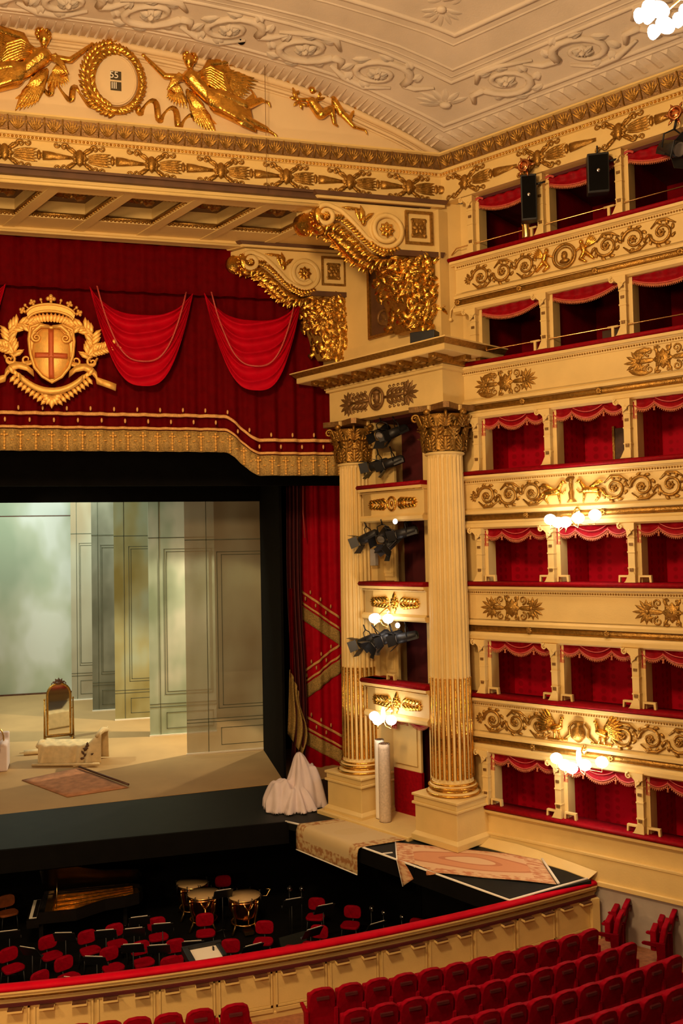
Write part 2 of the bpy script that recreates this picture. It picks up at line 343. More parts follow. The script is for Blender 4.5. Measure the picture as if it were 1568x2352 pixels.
# ================================================================ THE SHELL OF THE HALL
AB = [-1, 0, .1, .39, .66, 1.03, 1.5, 2.09, 2.83, 3.7, 4.56, 5.4, 6.2, 7, 7.8, 30]
AZ = [18.40, 18.50, 18.60, 18.74, 18.91, 19.1, 19.3, 19.56, 19.83, 20.03, 20.2, 20.32, 20.40, 20.44, 20.45, 20.45]
def arch(b):
    for i in range(len(AB) - 1):
        if b <= AB[i + 1]: t = (b - AB[i]) / (AB[i + 1] - AB[i]); return AZ[i] + (AZ[i + 1] - AZ[i]) * t
    return AZ[-1]
def ceilp(a, b, w=0.0):      # a: distance from the front wall, b: distance from the wall of boxes, w: relief towards the floor
    s = (a - .577 * b) / .817
    x = 8.22 + .577 * s - .817 * b; y = 20.745 - a
    sl = (arch(b + .15) - arch(b - .15)) / .3; L = sqrt(1 + sl * sl)
    return (x - .817 * w * sl / L, y - .577 * w * sl / L, arch(b) - w / L)
def sweep(mb, path, prof, side=1, T=None, closed=False):      # profile of (offset, z) carried along a plan path with mitred corners
    P = [Vector(p) for p in path]; n = len(P); k = len(prof); vs = []
    for i in range(n):
        d0 = (P[i] - P[i - 1]).normalized() if i > 0 else None; d1 = (P[i + 1] - P[i]).normalized() if i < n - 1 else None
        if d0 is None: d0 = d1
        if d1 is None: d1 = d0
        n0 = Vector((d0.y, -d0.x)) * side; n1 = Vector((d1.y, -d1.x)) * side; m = (n0 + n1); m = m / (1 + n0.dot(n1))
        for o, z in prof: q = P[i] + m * o; vs.append((q.x, q.y, z))
    fs = [(i * k + j, i * k + (j + 1) % k, (i + 1) * k + (j + 1) % k, (i + 1) * k + j) for i in range(n - 1) for j in range(k)]
    fs += [tuple(range(k - 1, -1, -1)), tuple(range((n - 1) * k, n * k))]
    return mb.add(vs, fs, False, T)

# ceiling: a vault that runs on along the wall of boxes
mb = MB(); bl = [-.05, .1, .25, .39, .52, .66, .85, 1.03, 1.25, 1.5, 1.8, 2.09, 2.45, 2.83, 3.25, 3.7, 4.1, 4.56, 5, 5.4, 6.2, 7, 7.8, 9.5, 13, 20]
al = [-.05, .5, 1, 1.5, 2, 3, 4, 6, 8, 11, 15, 20, 26]
mb.add([ceilp(a, b) for a in al for b in bl], [(j * len(bl) + i, j * len(bl) + i + 1, (j + 1) * len(bl) + i + 1, (j + 1) * len(bl) + i) for j in range(len(al) - 1) for i in range(len(bl) - 1)], True)
ceiling = struct(mb.build('ceiling', 'plaster', solid=0.06))
# mouldings and reliefs on the ceiling
def cband(mb, pts, r):
    P = []
    for (a0, b0), (a1, b1) in zip(pts[:-1], pts[1:]):
        n = max(2, int(max(abs(a1 - a0), abs(b1 - b0)) / .25))
        for i in range(n): t = i / n; P.append(ceilp(a0 + (a1 - a0) * t, b0 + (b1 - b0) * t, r * .4))
    P.append(ceilp(*pts[-1], r * .4)); mb.tube(P, r, 6)
mb = MB()
for a_, b_, r_ in ((.66, .50, .035), (.80, .62, .05), (1.98, 1.52, .05), (2.12, 1.64, .03), (2.30, 1.78, .04), (2.9, 2.3, .035), (3.15, 2.5, .06)):
    cband(mb, [(a_, 12.5), (a_, b_), (13, b_)], r_)
o = mb.build('ceiling_moulding', 'plaster', ceiling)
mb = MB()          # pointed tongues along the arch and leaves along the wall
i = 0; bpos = 0.22
while bpos < 11:
    st = .155 if bpos > 2 else .12
    sk = st * 1.1
    v = [ceilp(.10, bpos, 0), ceilp(.10, bpos + st * .9, 0), ceilp(.56, bpos + sk + st * .6, 0), ceilp(.56, bpos + sk + st * .3, 0), ceilp(.11, bpos + st * .5, .075), ceilp(.54, bpos + sk + st * .45, .06)]
    mb.add(v, [(0, 4, 5, 3), (4, 1, 2, 5), (0, 1, 4), (3, 5, 2)]); bpos += st
apos = .3
while apos < 11:
    v = [ceilp(apos, .14, 0), ceilp(apos + .20, .14, 0), ceilp(apos + .26, .50, 0), ceilp(apos + .06, .50, 0), ceilp(apos + .10, .17, .07), ceilp(apos + .17, .42, .11)]
    mb.add(v, [(0, 1, 4), (1, 2, 5, 4), (2, 3, 5), (3, 0, 4, 5)]); apos += .27
mb.build('leaf_band', 'plaster', ceiling)
mb = MB()
TA = lambda x, y, z: ceilp(1.38 + z, 1.2 + x, -y * 1.3)         # along the arch
TB = lambda x, y, z: ceilp(1.7 + x, 1.08 + z * .85, -y * 1.3)    # along the wall
rinceau(mb, .55, 10.4, 0, 1.18, 1.42, 1, .075, 0, TA)
rinceau(mb, .25, 9.2, 0, 1.08, 1.42, -1, .075, 0, TB)
palmette(mb, -.1, 0, 0.4, .6, 7, .06, 0, TA)
mb.build('acanthus_scroll_relief', 'plaster', ceiling)
mb = MB()
TC = lambda x, y, z: ceilp(3.9 + x * .75 + z * .3, 3.4 + x * .62 - z * .55, -y)
spiral(mb, .9, 0, .85, pi, -1.9, .06, 0, TC); rosette(mb, .9, 0, .35, .05, 0, 8, TC); spiral(mb, 2.7, 0, .7, pi, 1.7, .05, 0, TC)
for k in range(12): leaf(mb, .9 + .8 * cos(k * .52), .8 * sin(k * .52), k * .52 + .8, .45, .25, .05, 0, TC, 4, .6)
for k in range(9): leaf(mb, 2.7 + .65 * cos(k * .7), .65 * sin(k * .7), k * .7 - .8, .4, .22, .05, 0, TC, 4, -.6)
palmette(mb, -.3, 0, pi, .7, 7, .06, 0, TC)
mb.build('corner_scroll_relief', 'plaster', ceiling)
mb = MB(); p0 = Vector(ceilp(1.0, 5.0, -.05)); mb.ell((3.05, 19.72, 20.2), (.09, .09, .06), 10, 5)
mb.build('ceiling_hole', 'black', ceiling, 'small dark hole in the scroll band')

hc = aty(607, 108, 20.3); hb = aty(613, 436, 20.5)
o = tag(MB().tube([(0, 0, 0), (hb.x - hc.x, hb.y - hc.y, hb.z - hc.z)], .007, 5).build('hanging_cable', 'darkgold'), 'thin cable hanging from the small hole in the ceiling scrolls', 'cable'); o.location = hc
# front wall above the frieze (lunette) and cream moulding under the arch
mb = MB(); poly = [(-6, 17.3), (8.24, 17.3)]
xs = [8.24 - i * .12 for i in range(18)] + [6.1 - i * .5 for i in range(25)]
poly += [(x, arch((8.22 - x) / 1.224) + .02) for x in xs]
wall_front = struct(mb.prism(poly, 20.76, 21.2).build('wall_front', 'lunette'))
mb = MB(); pts = [(x, 20.70, arch((8.22 - x) / 1.224) - .08) for x in xs]; mb.tube(pts, .085, 8)
pts2 = [(x, 20.74, arch((8.22 - x) / 1.224) - .25) for x in xs[1:]]; mb.tube(pts2, .045, 6)
pts2 = [(x, 20.74, arch((8.22 - x) / 1.224) - .34) for x in xs[2:]]; mb.tube(pts2, .025, 6)
mb.build('arch_moulding', 'lunette', wall_front)

# the great frieze, mitred round the corner
path = [(-6, 20.75), (8.22, 20.745), (8.22 + .577 * 9, 20.745 - .817 * 9)]
mb = MB(); sweep(mb, path, [(-.3, 17.27), (.0, 17.27), (.0, 17.92), (.06, 17.93), (.06, 17.99), (.10, 18.0), (.10, 18.06), (.12, 18.07), (.28, 18.34), (.34, 18.36), (.34, 18.40), (.0, 18.42), (-.3, 18.42)])
frieze = struct(mb.build('trim_1', 'cream'))
mb = MB(); sweep(mb, path, [(.09, 18.07), (.13, 18.065), (.29, 18.33), (.25, 18.36)]); mb.build('cyma_band', 'darkgold', frieze)
mb = MB()
for T, x0, x1 in ((lambda x, y, z: PF.w(x, y, z), -3.2, 8.0), (lambda x, y, z: Vector((8.22, 20.745, 0)) + WF.x * x + WF.y * y + Vector((0, 0, z)), .1, 8)):
    n = int((x1 - x0) / .385); st = (x1 - x0) / n
    for i in range(n):
        cx = x0 + (i + .5) * st
        for q in (-1.0, -.6, -.2, .2, .6, 1.0):
            a = pi / 2 + q * .85; TT = lambda x, y, z, T=T: T(x, -.14 - (z - 18.07) * .62 + y, z)
            leaf(mb, cx, 18.09, a, .24, .065, .05, 0, TT, 3)
        mb.tube([TT(cx - st / 2, -.01, 18.07), TT(cx - st / 2, -.02, 18.33)], .016, 5)
mb.build('anthemion_band', 'oldgold', frieze)
mb = MB(); egg_row(mb, -3.2, 8.15, 17.96, .085, .033, 0, lambda x, y, z: PF.w(x, y - .07, z)); egg_row(mb, 0, 8, 17.96, .085, .033, 0, lambda x, y, z: Vector((8.22, 20.745, 0)) + WF.x * x + WF.y * (y - .07) + Vector((0, 0, z)))
mb.build('bead_band', 'gold', frieze)
def festoon():
    mb = MB(); rosette(mb, 0, 0, .20, .07, 0, 8); mb.ell((0, -.05, 0), (.11, .08, .19), 8, 6)
    for sx in (-1, 1):
        for sz in (-1, 1):
            spiral(mb, sx * .33, sz * .23, .085, pi if sx > 0 else 0, sx * sz * -1.1, .034, 0, seg=10); spiral(mb, sx * .50, sz * .27, .07, pi if sx > 0 else 0, sx * sz * 1.1, .028, 0, seg=10)
            mb.tube([(sx * .06, -.02, sz * .10), (sx * .17, -.03, sz * .2), (sx * .27, -.02, sz * .2)], [.03, .036, .026], 6)
            leaf(mb, sx * .1, sz * .1, atan2(sz, sx * 1.2), .30, .13, .05)
    for k in range(5): leaf(mb, .18, (k - 2) * .035, (k - 2) * .10, .42, .07, .04)
    for k in range(5): leaf(mb, .40, (k - 2) * .04, (k - 2) * .12, .30, .08, .04)
    mb.ell((.72, -.03, 0), (.05, .05, .12), 8, 5); rosette(mb, .82, 0, .085, .03, -.02)
    mb.tube([(.80, -.02, 0), (.95, -.03, 0), (1.25, -.015, 0), (1.42, -.01, 0)], [.11, .10, .055, .04], 8, flat=.5)
    for k in range(4): leaf(mb, .85, (k - 1.5) * .04, (k - 1.5) * -.03, .5, .05, .05)
    return mb
me = None
def place_shared(mbf, name, m, parent, spots, label=None):      # the same relief set several times on one thing
    me = mbf().mesh(name, m) if callable(mbf) else mbf; out = []
    for loc, rz in spots:
        o = bpy.data.objects.new(name, me); COL.objects.link(o); o.parent = parent; o.location = loc; o.rotation_euler = (0, 0, rz)
        if label: o['label'] = label
        out.append(o)
    return out
sp = [((x, 20.745, 17.60), 0) for x in (-2.13, -.53, 1.07, 2.67, 4.24, 5.82)] + [((7.35, 20.745, 17.60), 0)]
for k in range(5):
    q = Vector((8.22, 20.745, 17.60)) + WF.x * (.75 + 1.95 * k); sp.append((q, WF.rz))
sp[-5] = (Vector((8.22, 20.745, 17.60)) + WF.x * .72, WF.rz)
place_shared(festoon, 'festoon_relief', 'oldgold', frieze, sp)
# vents in the cream strip over the cornice
mb = MB()
sweep(mb, [(8.22, 20.745), (8.22 + .577 * 9, 20.745 - .817 * 9)], [(-.2, 18.40), (.04, 18.40), (.04, 18.62), (-.2, 18.7)])
vs_ = struct(mb.build('trim_2', 'cream'))
C0 = Fr(8.22, 20.745, WF.rz)
for k, px in enumerate((1131, 1257, 1397, 1541)):
    x, z = C0.hit(px, (314, 267, 216, 164)[k], -.05)
    v = thing('air_vent', 'dark slotted air vent, %s from the left on the cream strip under the ceiling' % ORD[k], 'vent', (x, -.05, 18.51), fr=C0, group='air vents under the ceiling')
    mb = MB(); mb.box(-.20, .20, -.012, .0, -.065, .065); mb.build('grille', 'wood', v)
    mb = MB()
    for q in range(-4, 5): mb.box(-.19, .19, -.022, -.012, q * .014 - .003, q * .014 + .003)
    mb.build('slat', 'darkgold', v)

# pier between the proscenium and the boxes, reveal wall over the entablature
mb = MB(); mb.box(7.62, 8.9, 20.76, 21.9, 13.3, 17.3); mb.box(-1.3, .42, .22, .8, -1.5, 17.28, lambda x, y, z: WF.w(x, y, z))
mb.box(-4.40, .0, .0, .5, 13.40, 17.05, lambda x, y, z: RF.w(x, y, z))
mb.box(-4.40, -.9, -.10, .0, 13.40, 14.10, lambda x, y, z: RF.w(x, y, z))
pier = struct(mb.build('wall_proscenium', 'cream'))
pan = thing('relief_panel', 'tall framed panel of dark gilt ornament on the side wall between the two gold pendants', 'relief panel', (-1.75, -.0, 15.30), fr=RF)
mb = MB()
for a in ((-.78, .78, 1.0, 1.08), (-.78, .78, -1.08, -1.0), (-.78, -.70, -1.0, 1.0), (.70, .78, -1.0, 1.0)): mb.box(a[0], a[1], -.09, .0, a[2], a[3])
mb.build('frame', 'oldgold', pan)
mb = MB(); mb.box(-.70, .70, -.02, 0, -1.0, 1.0); mb.build('ground', 'brown', pan)
mb = MB()
for z_ in (-.6, .1, .65):
    spiral(mb, -.25, z_, .26, 0, 1.4, .05); spiral(mb, .25, z_, .26, pi, -1.4, .05)
    for k in range(6): leaf(mb, 0, z_ - .2, pi / 2 + (k - 2.5) * .5, .5, .2, .07)
mb.build('scroll_relief', 'darkgold', pan)

# soffit with coffers: the ribs run with the splay of the proscenium
SX = -.43 / .9
def sof(x, t, z): return (x + SX * t, 20.75 + t, z)
mb = MB(); mb.box(-6, 6.6, 20.78, 20.95, 16.96, 17.30); mb.box(-6, 6.9, 23.72, 24.02, 16.86, 17.30)
ribs = (-2.55, -.95, .72, 2.36, 4.02, 5.7)
for x in ribs:
    vs = [sof(x - .14, .05, 16.97), sof(x + .14, .05, 16.97), sof(x + .14, 3.1, 16.97), sof(x - .14, 3.1, 16.97), sof(x - .14, .05, 17.5), sof(x + .14, .05, 17.5), sof(x + .14, 3.1, 17.5), sof(x - .14, 3.1, 17.5)]
    mb.add(vs, [(0, 3, 2, 1), (4, 5, 6, 7), (0, 1, 5, 4), (1, 2, 6, 5), (2, 3, 7, 6), (3, 0, 4, 7)])
mb.add([sof(-6, .05, 17.0), sof(7.4, .05, 17.0), sof(7.4, .55, 17.0), sof(-6, .55, 17.0), sof(-6, .05, 17.5), sof(7.4, .05, 17.5), sof(7.4, .55, 17.5), sof(-6, .55, 17.5)], [(0, 3, 2, 1), (4, 5, 6, 7), (0, 1, 5, 4), (1, 2, 6, 5), (2, 3, 7, 6), (3, 0, 4, 7)])
mb.add([sof(-6, 2.2, 16.99), sof(7.4, 2.2, 16.99), sof(7.4, 3.1, 16.99), sof(-6, 3.1, 16.99), sof(-6, 2.2, 17.5), sof(7.4, 2.2, 17.5), sof(7.4, 3.1, 17.5), sof(-6, 3.1, 17.5)], [(0, 3, 2, 1), (4, 5, 6, 7), (0, 1, 5, 4), (1, 2, 6, 5), (2, 3, 7, 6), (3, 0, 4, 7)])
soffit = struct(mb.build('trim_3', 'cream'))
mb = MB(); mb.box(-6, 7.8, 20.76, 24.02, 17.42, 17.5); mb.box(-6, 7.9, 20.66, 20.80, 17.10, 17.28); mb.box(-6, 7.9, 20.60, 20.70, 17.22, 17.28)
mb.build('coffer_ground', 'brown', soffit)
mb = MB(); mb.tube([(-6, 20.80, 16.98), (6, 20.80, 16.98)], .05, 6); mb.tube([(-6, 23.72, 16.88), (6.4, 23.72, 16.88)], .04, 6); mb.build('soffit_moulding', 'cream', soffit)
for i, x in enumerate(ribs[:-1]):
    x0, x1 = x + .14, ribs[i + 1] - .14; cx = (x0 + x1) / 2
    f_ = MB()
    for (xa, ta, xb, tb) in ((x0, .58, x1, .58), (x0, 2.17, x1, 2.17), (x0, .58, x0, 2.17), (x1, .58, x1, 2.17)):
        f_.tube([sof(xa, ta, 17.08), sof(xb, tb, 17.08)], .05, 6)
        n = 14
        for k in range(n): t = (k + .5) / n; f_.ell(sof(xa + (xb - xa) * t, ta + (tb - ta) * t, 17.03), (.04, .04, .035), 6, 4)
    f_.build('coffer_frame', 'oldgold', soffit)
    f_ = MB(); TS = lambda x, y, z, cx=cx: (cx + x + SX * (1.38 + z), 20.75 + 1.38 + z, 17.41 + y)
    rosette(f_, 0, 0, .42, .10, 0, 8, TS); rosette(f_, 0, 0, .22, .12, -.03, 6, TS)
    for k in range(4): leaf(f_, .35 * cos(pi / 4 + k * pi / 2), .35 * sin(pi / 4 + k * pi / 2), pi / 4 + k * pi / 2, .38, .3, .08, 0, TS)
    f_.build('coffer_rosette', 'oldgold', soffit)

# ---------------------------------------------------------------- consoles with pendants
def console(name_label, loc, sc=1.0, dark=False):
    """x grows to the right, 0 at the pier corner; z 0 at the top; front at y 0"""
    g = 'gold'; root = thing('scroll_console', name_label, 'console', loc, scale=(sc, 1, sc), group='scroll consoles under the beams')
    def E(x, y, z): return (x - .43 / .9 * y, y, z)              # sheared with the splay
    sv = (-2.86, -.42); bv = (-1.33, -.67)                     # volute centres
    mb = MB(); D = .85
    poly = [(-3.0, -.05), (0, -.05), (0, -1.16), (-1.05, -1.16), (-1.45, -1.16), (-1.72, -1.02), (-1.95, -.85), (-2.25, -.55), (-2.5, -.42), (-2.75, -.28), (-3.0, -.2)]
    mb.prism(poly[::-1], 0.03, D, E)
    mb.prism([(-3.15, .04), (.14, .04), (.14, -.02), (-3.10, -.02)], -.10, D + .1, E)
    mb.build('body', 'cream', root)
    mb = MB(); mb.prism([(-3.25, .14), (.20, .14), (.14, .04), (-3.18, .04)], -.16, D + .15, E); mb.prism([(-1.25, -1.16), (.14, -1.16), (.08, -1.30), (-1.15, -1.30)], -.08, D, E)
    mb.build('abacus', 'brown', root)
    mb = MB()
    def sp(c, r0, r1, a0, a1, n=34): return [(c[0] + (r0 + (r1 - r0) * i / n) * cos(a0 + (a1 - a0) * i / n), 0, c[1] + (r0 + (r1 - r0) * i / n) * sin(a0 + (a1 - a0) * i / n)) for i in range(n + 1)]
    path = sp(sv, .10, .25, -pi * 2.2, pi * .42)[::-1]
    path = sp(sv, .10, .27, pi * 2.9, pi * .40)
    path += [(-2.50, 0, -.27), (-2.28, 0, -.45), (-2.05, 0, -.68), (-1.85, 0, -.90), (-1.62, 0, -1.04)]
    path += sp(bv, .44, .27, -pi * .62, pi * 1.75, 44)
    for k, (o_, r_) in enumerate(((-.02, .062),)): mb.tube([(x, o_, z) for x, y, z in path], r_, 8)
    mb.tube([(x, .03, z) for x, y, z in sp(bv, .40, .40, 0, 2 * pi, 30)], .05, 6)
    mb.build('volute_scroll', 'cream', root)
    mb = MB()
    rosette(mb, bv[0], bv[1], .20, .05, -.03, 8); rosette(mb, sv[0], sv[1], .09, .04, -.04, 6)
    leaf(mb, -1.95, -.52, pi * .47, .42, .16, .05, -.02, bend=.4); leaf(mb, -2.0, -.5, pi * .62, .36, .12, .04, -.02); leaf(mb, -1.9, -.5, pi * .33, .34, .12, .04, -.02, bend=-.6)
    mb.ell((-1.93, -.05, -.5), (.07, .06, .12)); leaf(mb, -1.98, -.2, pi, .5, .1, .04, 0, bend=-.1)
    mb.build('rosette', g, root)
    mb = MB()                                                     # the roll at the tip
    mb.tube([E(sv[0] - .02, y, sv[1]) for y in (.0, .06, .2, .3, .45, .6, .7, D)], [.27, .29, .23, .20, .21, .25, .29, .27], 16)
    for k in range(14):
        a = 2 * pi * k / 14
        for y_ in (.12, .22, .55, .65): q = E(sv[0] + .25 * cos(a), y_, sv[1] + .25 * sin(a)); mb.ell(q, (.045, .04, .045), 6, 4)
    mb.build('roll', g, root)
    mb = MB()                                                     # acanthus leaf under the curve
    crv = [(-2.80, -.60), (-2.52, -.60), (-2.28, -.78), (-2.0, -1.05), (-1.75, -1.28), (-1.45, -1.42), (-1.15, -1.36)]
    mb.tube([E(x, D / 2, z + .05) for x, z in crv], [.10, .14, .18, .20, .2, .16, .08], 10)
    mb.ell(E(-2.86, D * .3, -.70), (.15, .24, .10))
    for k in range(26):
        t = k / 25 * 5.6 + .2; i = int(t); u = t - i; x = crv[i][0] + (crv[i + 1][0] - crv[i][0]) * u; z = crv[i][1] + (crv[i + 1][1] - crv[i][1]) * u
        sl = atan2(crv[i + 1][1] - crv[i][1], crv[i + 1][0] - crv[i][0])
        for yy in (.02, .30, .60):
            TL = lambda a, b, c, x=x, z=z, yy=yy: E(x + a, yy + b, z + c)
            leaf(mb, 0, 0, sl - 2.4 - .25 * sin(k * 2.3), .23, .12, .06, -.02, TL, 3, .5)
            if yy < .1: leaf(mb, 0, .08, sl + .7, .20, .10, .06, -.02, TL, 3, .4)
    for k in range(9): a = -pi * .75 + k * .16; leaf(mb, bv[0] + .50 * cos(a), bv[1] + .47 * sin(a), a, .14, .12, .07, -.04, None, 3)
    mb.build('acanthus_leaf', g, root)
    sq = MB()
    for a in ((-.84, -.12, -.20, -.14), (-.84, -.12, -.98, -.92), (-.84, -.78, -.92, -.2), (-.18, -.12, -.92, -.2)): sq.box(a[0], a[1], -.05, .03, a[2], a[3])
    sq.build('square_frame', 'oldgold', root)
    sq = MB(); sq.box(-.66, -.30, -.015, .03, -.80, -.32); rosette(sq, -.48, -.56, .18, .05, -.02, 6); leaf(sq, -.6, -.42, 2.4, .12, .1); leaf(sq, -.36, -.42, .8, .12, .1); leaf(sq, -.6, -.7, 3.9, .12, .1); leaf(sq, -.36, -.7, 5.4, .12, .1)
    sq.build('square_relief', 'oldgold', root)
    # pendant
    pm = MB(); out = [(-1.10, -1.30), (-.08, -1.30), (-.06, -1.6), (-.10, -2.6), (-.16, -2.95), (-.35, -3.10), (-.55, -3.08), (-.70, -2.8), (-.85, -2.3), (-.98, -1.8)]
    pm.prism(out[::-1], .02, .75, E)
    pm.build('pendant_core', 'oldgold', root)
    pm = MB(); rnd = random.Random(5)
    def edge(z):
        zz = [p[1] for p in out[6:]] + [-1.30]; xx = [p[0] for p in out[6:]] + [-1.10]
        for i in range(len(zz) - 1):
            if z <= zz[i + 1]: t = (z - zz[i]) / (zz[i + 1] - zz[i]); return xx[i] + (xx[i + 1] - xx[i]) * t
        return -1.1
    for z_, s_ in ((-1.55, 1), (-2.05, -1), (-2.5, 1)):
        xl = edge(z_); c = (xl - .1) / 2
        spiral(pm, c - .2, z_, .22, pi * .5, 1.3 * s_, .045, .04); spiral(pm, c + .22, z_ - .1, .2, pi * .5, -1.3 * s_, .045, .04); rosette(pm, c + .02, z_ - .18, .16, .08, .02)
    for k in range(105):
        z_ = -1.38 - 1.65 * rnd.random(); xl = edge(z_); x_ = xl + (-.1 - xl) * rnd.random()
        leaf(pm, x_, z_, rnd.uniform(0, 6.28), rnd.uniform(.20, .42), rnd.uniform(.11, .21), rnd.uniform(.08, .16), .03, None, 5, rnd.uniform(-1.3, 1.3))
    for k in range(30):
        z_ = -1.38 - 1.6 * rnd.random(); xl = edge(z_); x_ = xl + (-.1 - xl) * rnd.random(); r = rnd.uniform(.03, .06); pm.ell((x_, -.02, z_), (r, r, r), 6, 5)
    for k in range(56):                                           # left flank
        z_ = -1.38 - 1.6 * rnd.random(); xl = edge(z_); yy = rnd.uniform(.05, .75)
        TL = lambda a, b, c, xl=xl, yy=yy, z_=z_: E(xl + b * .9, yy + a, z_ + c)
        leaf(pm, 0, 0, rnd.uniform(0, 6.28), rnd.uniform(.18, .36), rnd.uniform(.10, .18), rnd.uniform(.07, .14), .02, TL, 4, rnd.uniform(-1.2, 1.2))
    pm.build('pendant_foliage', g, root)
    return root
console('large cream and gilt scroll console with a gold pendant, the nearer one under the frieze', (8.06, 20.70, 17.13))
c2_ = console('cream and gilt scroll console with gold pendant, the farther one beside the red curtain', (6.60, 23.68, 16.86), .97); c2_.scale = (.97, .52, .97)

# ---------------------------------------------------------------- entablature over the two columns
ent = thing('column_entablature', 'cream and gilt entablature resting on the two fluted columns', 'entablature', (0, 0, 12.08), fr=RF)
X0, X1, YF = -3.84, .30, -.35
mb = MB(); mb.box(X0, X1, YF, 1.1, 0, .92); mb.build('frieze_block', 'cream', ent)
pth = [(X0, 1.1), (X0, YF), (X1, YF), (X1, 1.25)]
mb = MB(); sweep(mb, pth, [(0, .84), (.07, .86), (.07, .92), (.10, .93), (.10, .97), (-.3, .97), (-.3, .84)], 1 if True else -1)
sweep(mb, pth, [(.10, 1.14), (.62, 1.14), (.64, 1.16), (.64, 1.29), (.10, 1.29)]); sweep(mb, pth, [(.1, 1.40), (.78, 1.40), (.78, 1.43), (.1, 1.43)]); mb.box(X0, X1, YF, 1.1, .92, 1.43)
mb.build('cornice', 'cream', ent)
mb = MB(); sweep(mb, pth, [(.05, .97), (.16, .98), (.22, 1.14), (.05, 1.14)]); sweep(mb, pth, [(.3, 1.29), (.66, 1.29), (.76, 1.40), (.3, 1.40)])
TM = lambda x, y, z: (x, YF - .1 + y, z)
for i in range(9):
    x = X0 + .0 + i * .54
    mb.box(x - .10, x + .10, YF - .58, YF - .1, 1.04, 1.15); mb.ell((x, YF - .52, 1.06), (.11, .08, .07)); mb.ell((x, YF - .30, 1.04), (.09, .12, .05))
for i in range(3):
    y = YF + .3 + i * .54; mb.box(X1 + .1, X1 + .58, y - .1, y + .1, 1.04, 1.15); mb.ell((X1 + .5, y, 1.06), (.08, .11, .07))
egg_row(mb, X0 - .1, X1 + .1, .99, .19, .045, 0, lambda x, y, z: (x, YF - .15, z))
mb.build('modillion_band', 'oldgold', ent)
mb = MB(); TF = lambda x, y, z: (x - 1.95, YF + y, z + .44)
mb.tube([TF(.24 * cos(a * pi / 12), -.05, .27 * sin(a * pi / 12)) for a in range(24)], .04, 8, closed=True)
mb.ell(TF(0, -.04, .02), (.12, .09, .17), 10, 8); mb.ell(TF(0, -.04, .15), (.13, .09, .07)); mb.ell(TF(0, -.12, -.01), (.03, .05, .05)); mb.ell(TF(0, -.02, -.17), (.18, .06, .06))
for s in (-1, 1):
    palmette(mb, s * 1.05, 0, 0 if s > 0 else pi, .42, 9, .05, 0, TF, 3.4)
    for k in range(5):
        x = s * (.35 + k * .15)
        for v in (-1, 1): leaf(mb, x, v * .04, (pi / 2 - s * .5) * v, .30 - .02 * k, .11, .05, 0, TF, 4, v * s * -.9); spiral(mb, x + s * .1, v * .25, .05, 0, s * v * 1.0, .018, 0, TF, seg=8)
    mb.tube([TF(s * .25, -.03, 0), TF(s * 1.0, -.03, 0)], .035, 6)
    leaf(mb, s * .3, 0, 0 if s > 0 else pi, .7, .16, .05, 0, TF)
mb.build('medallion_relief', 'darkgold', ent, 'gilt medallion with a head between long palmettes')

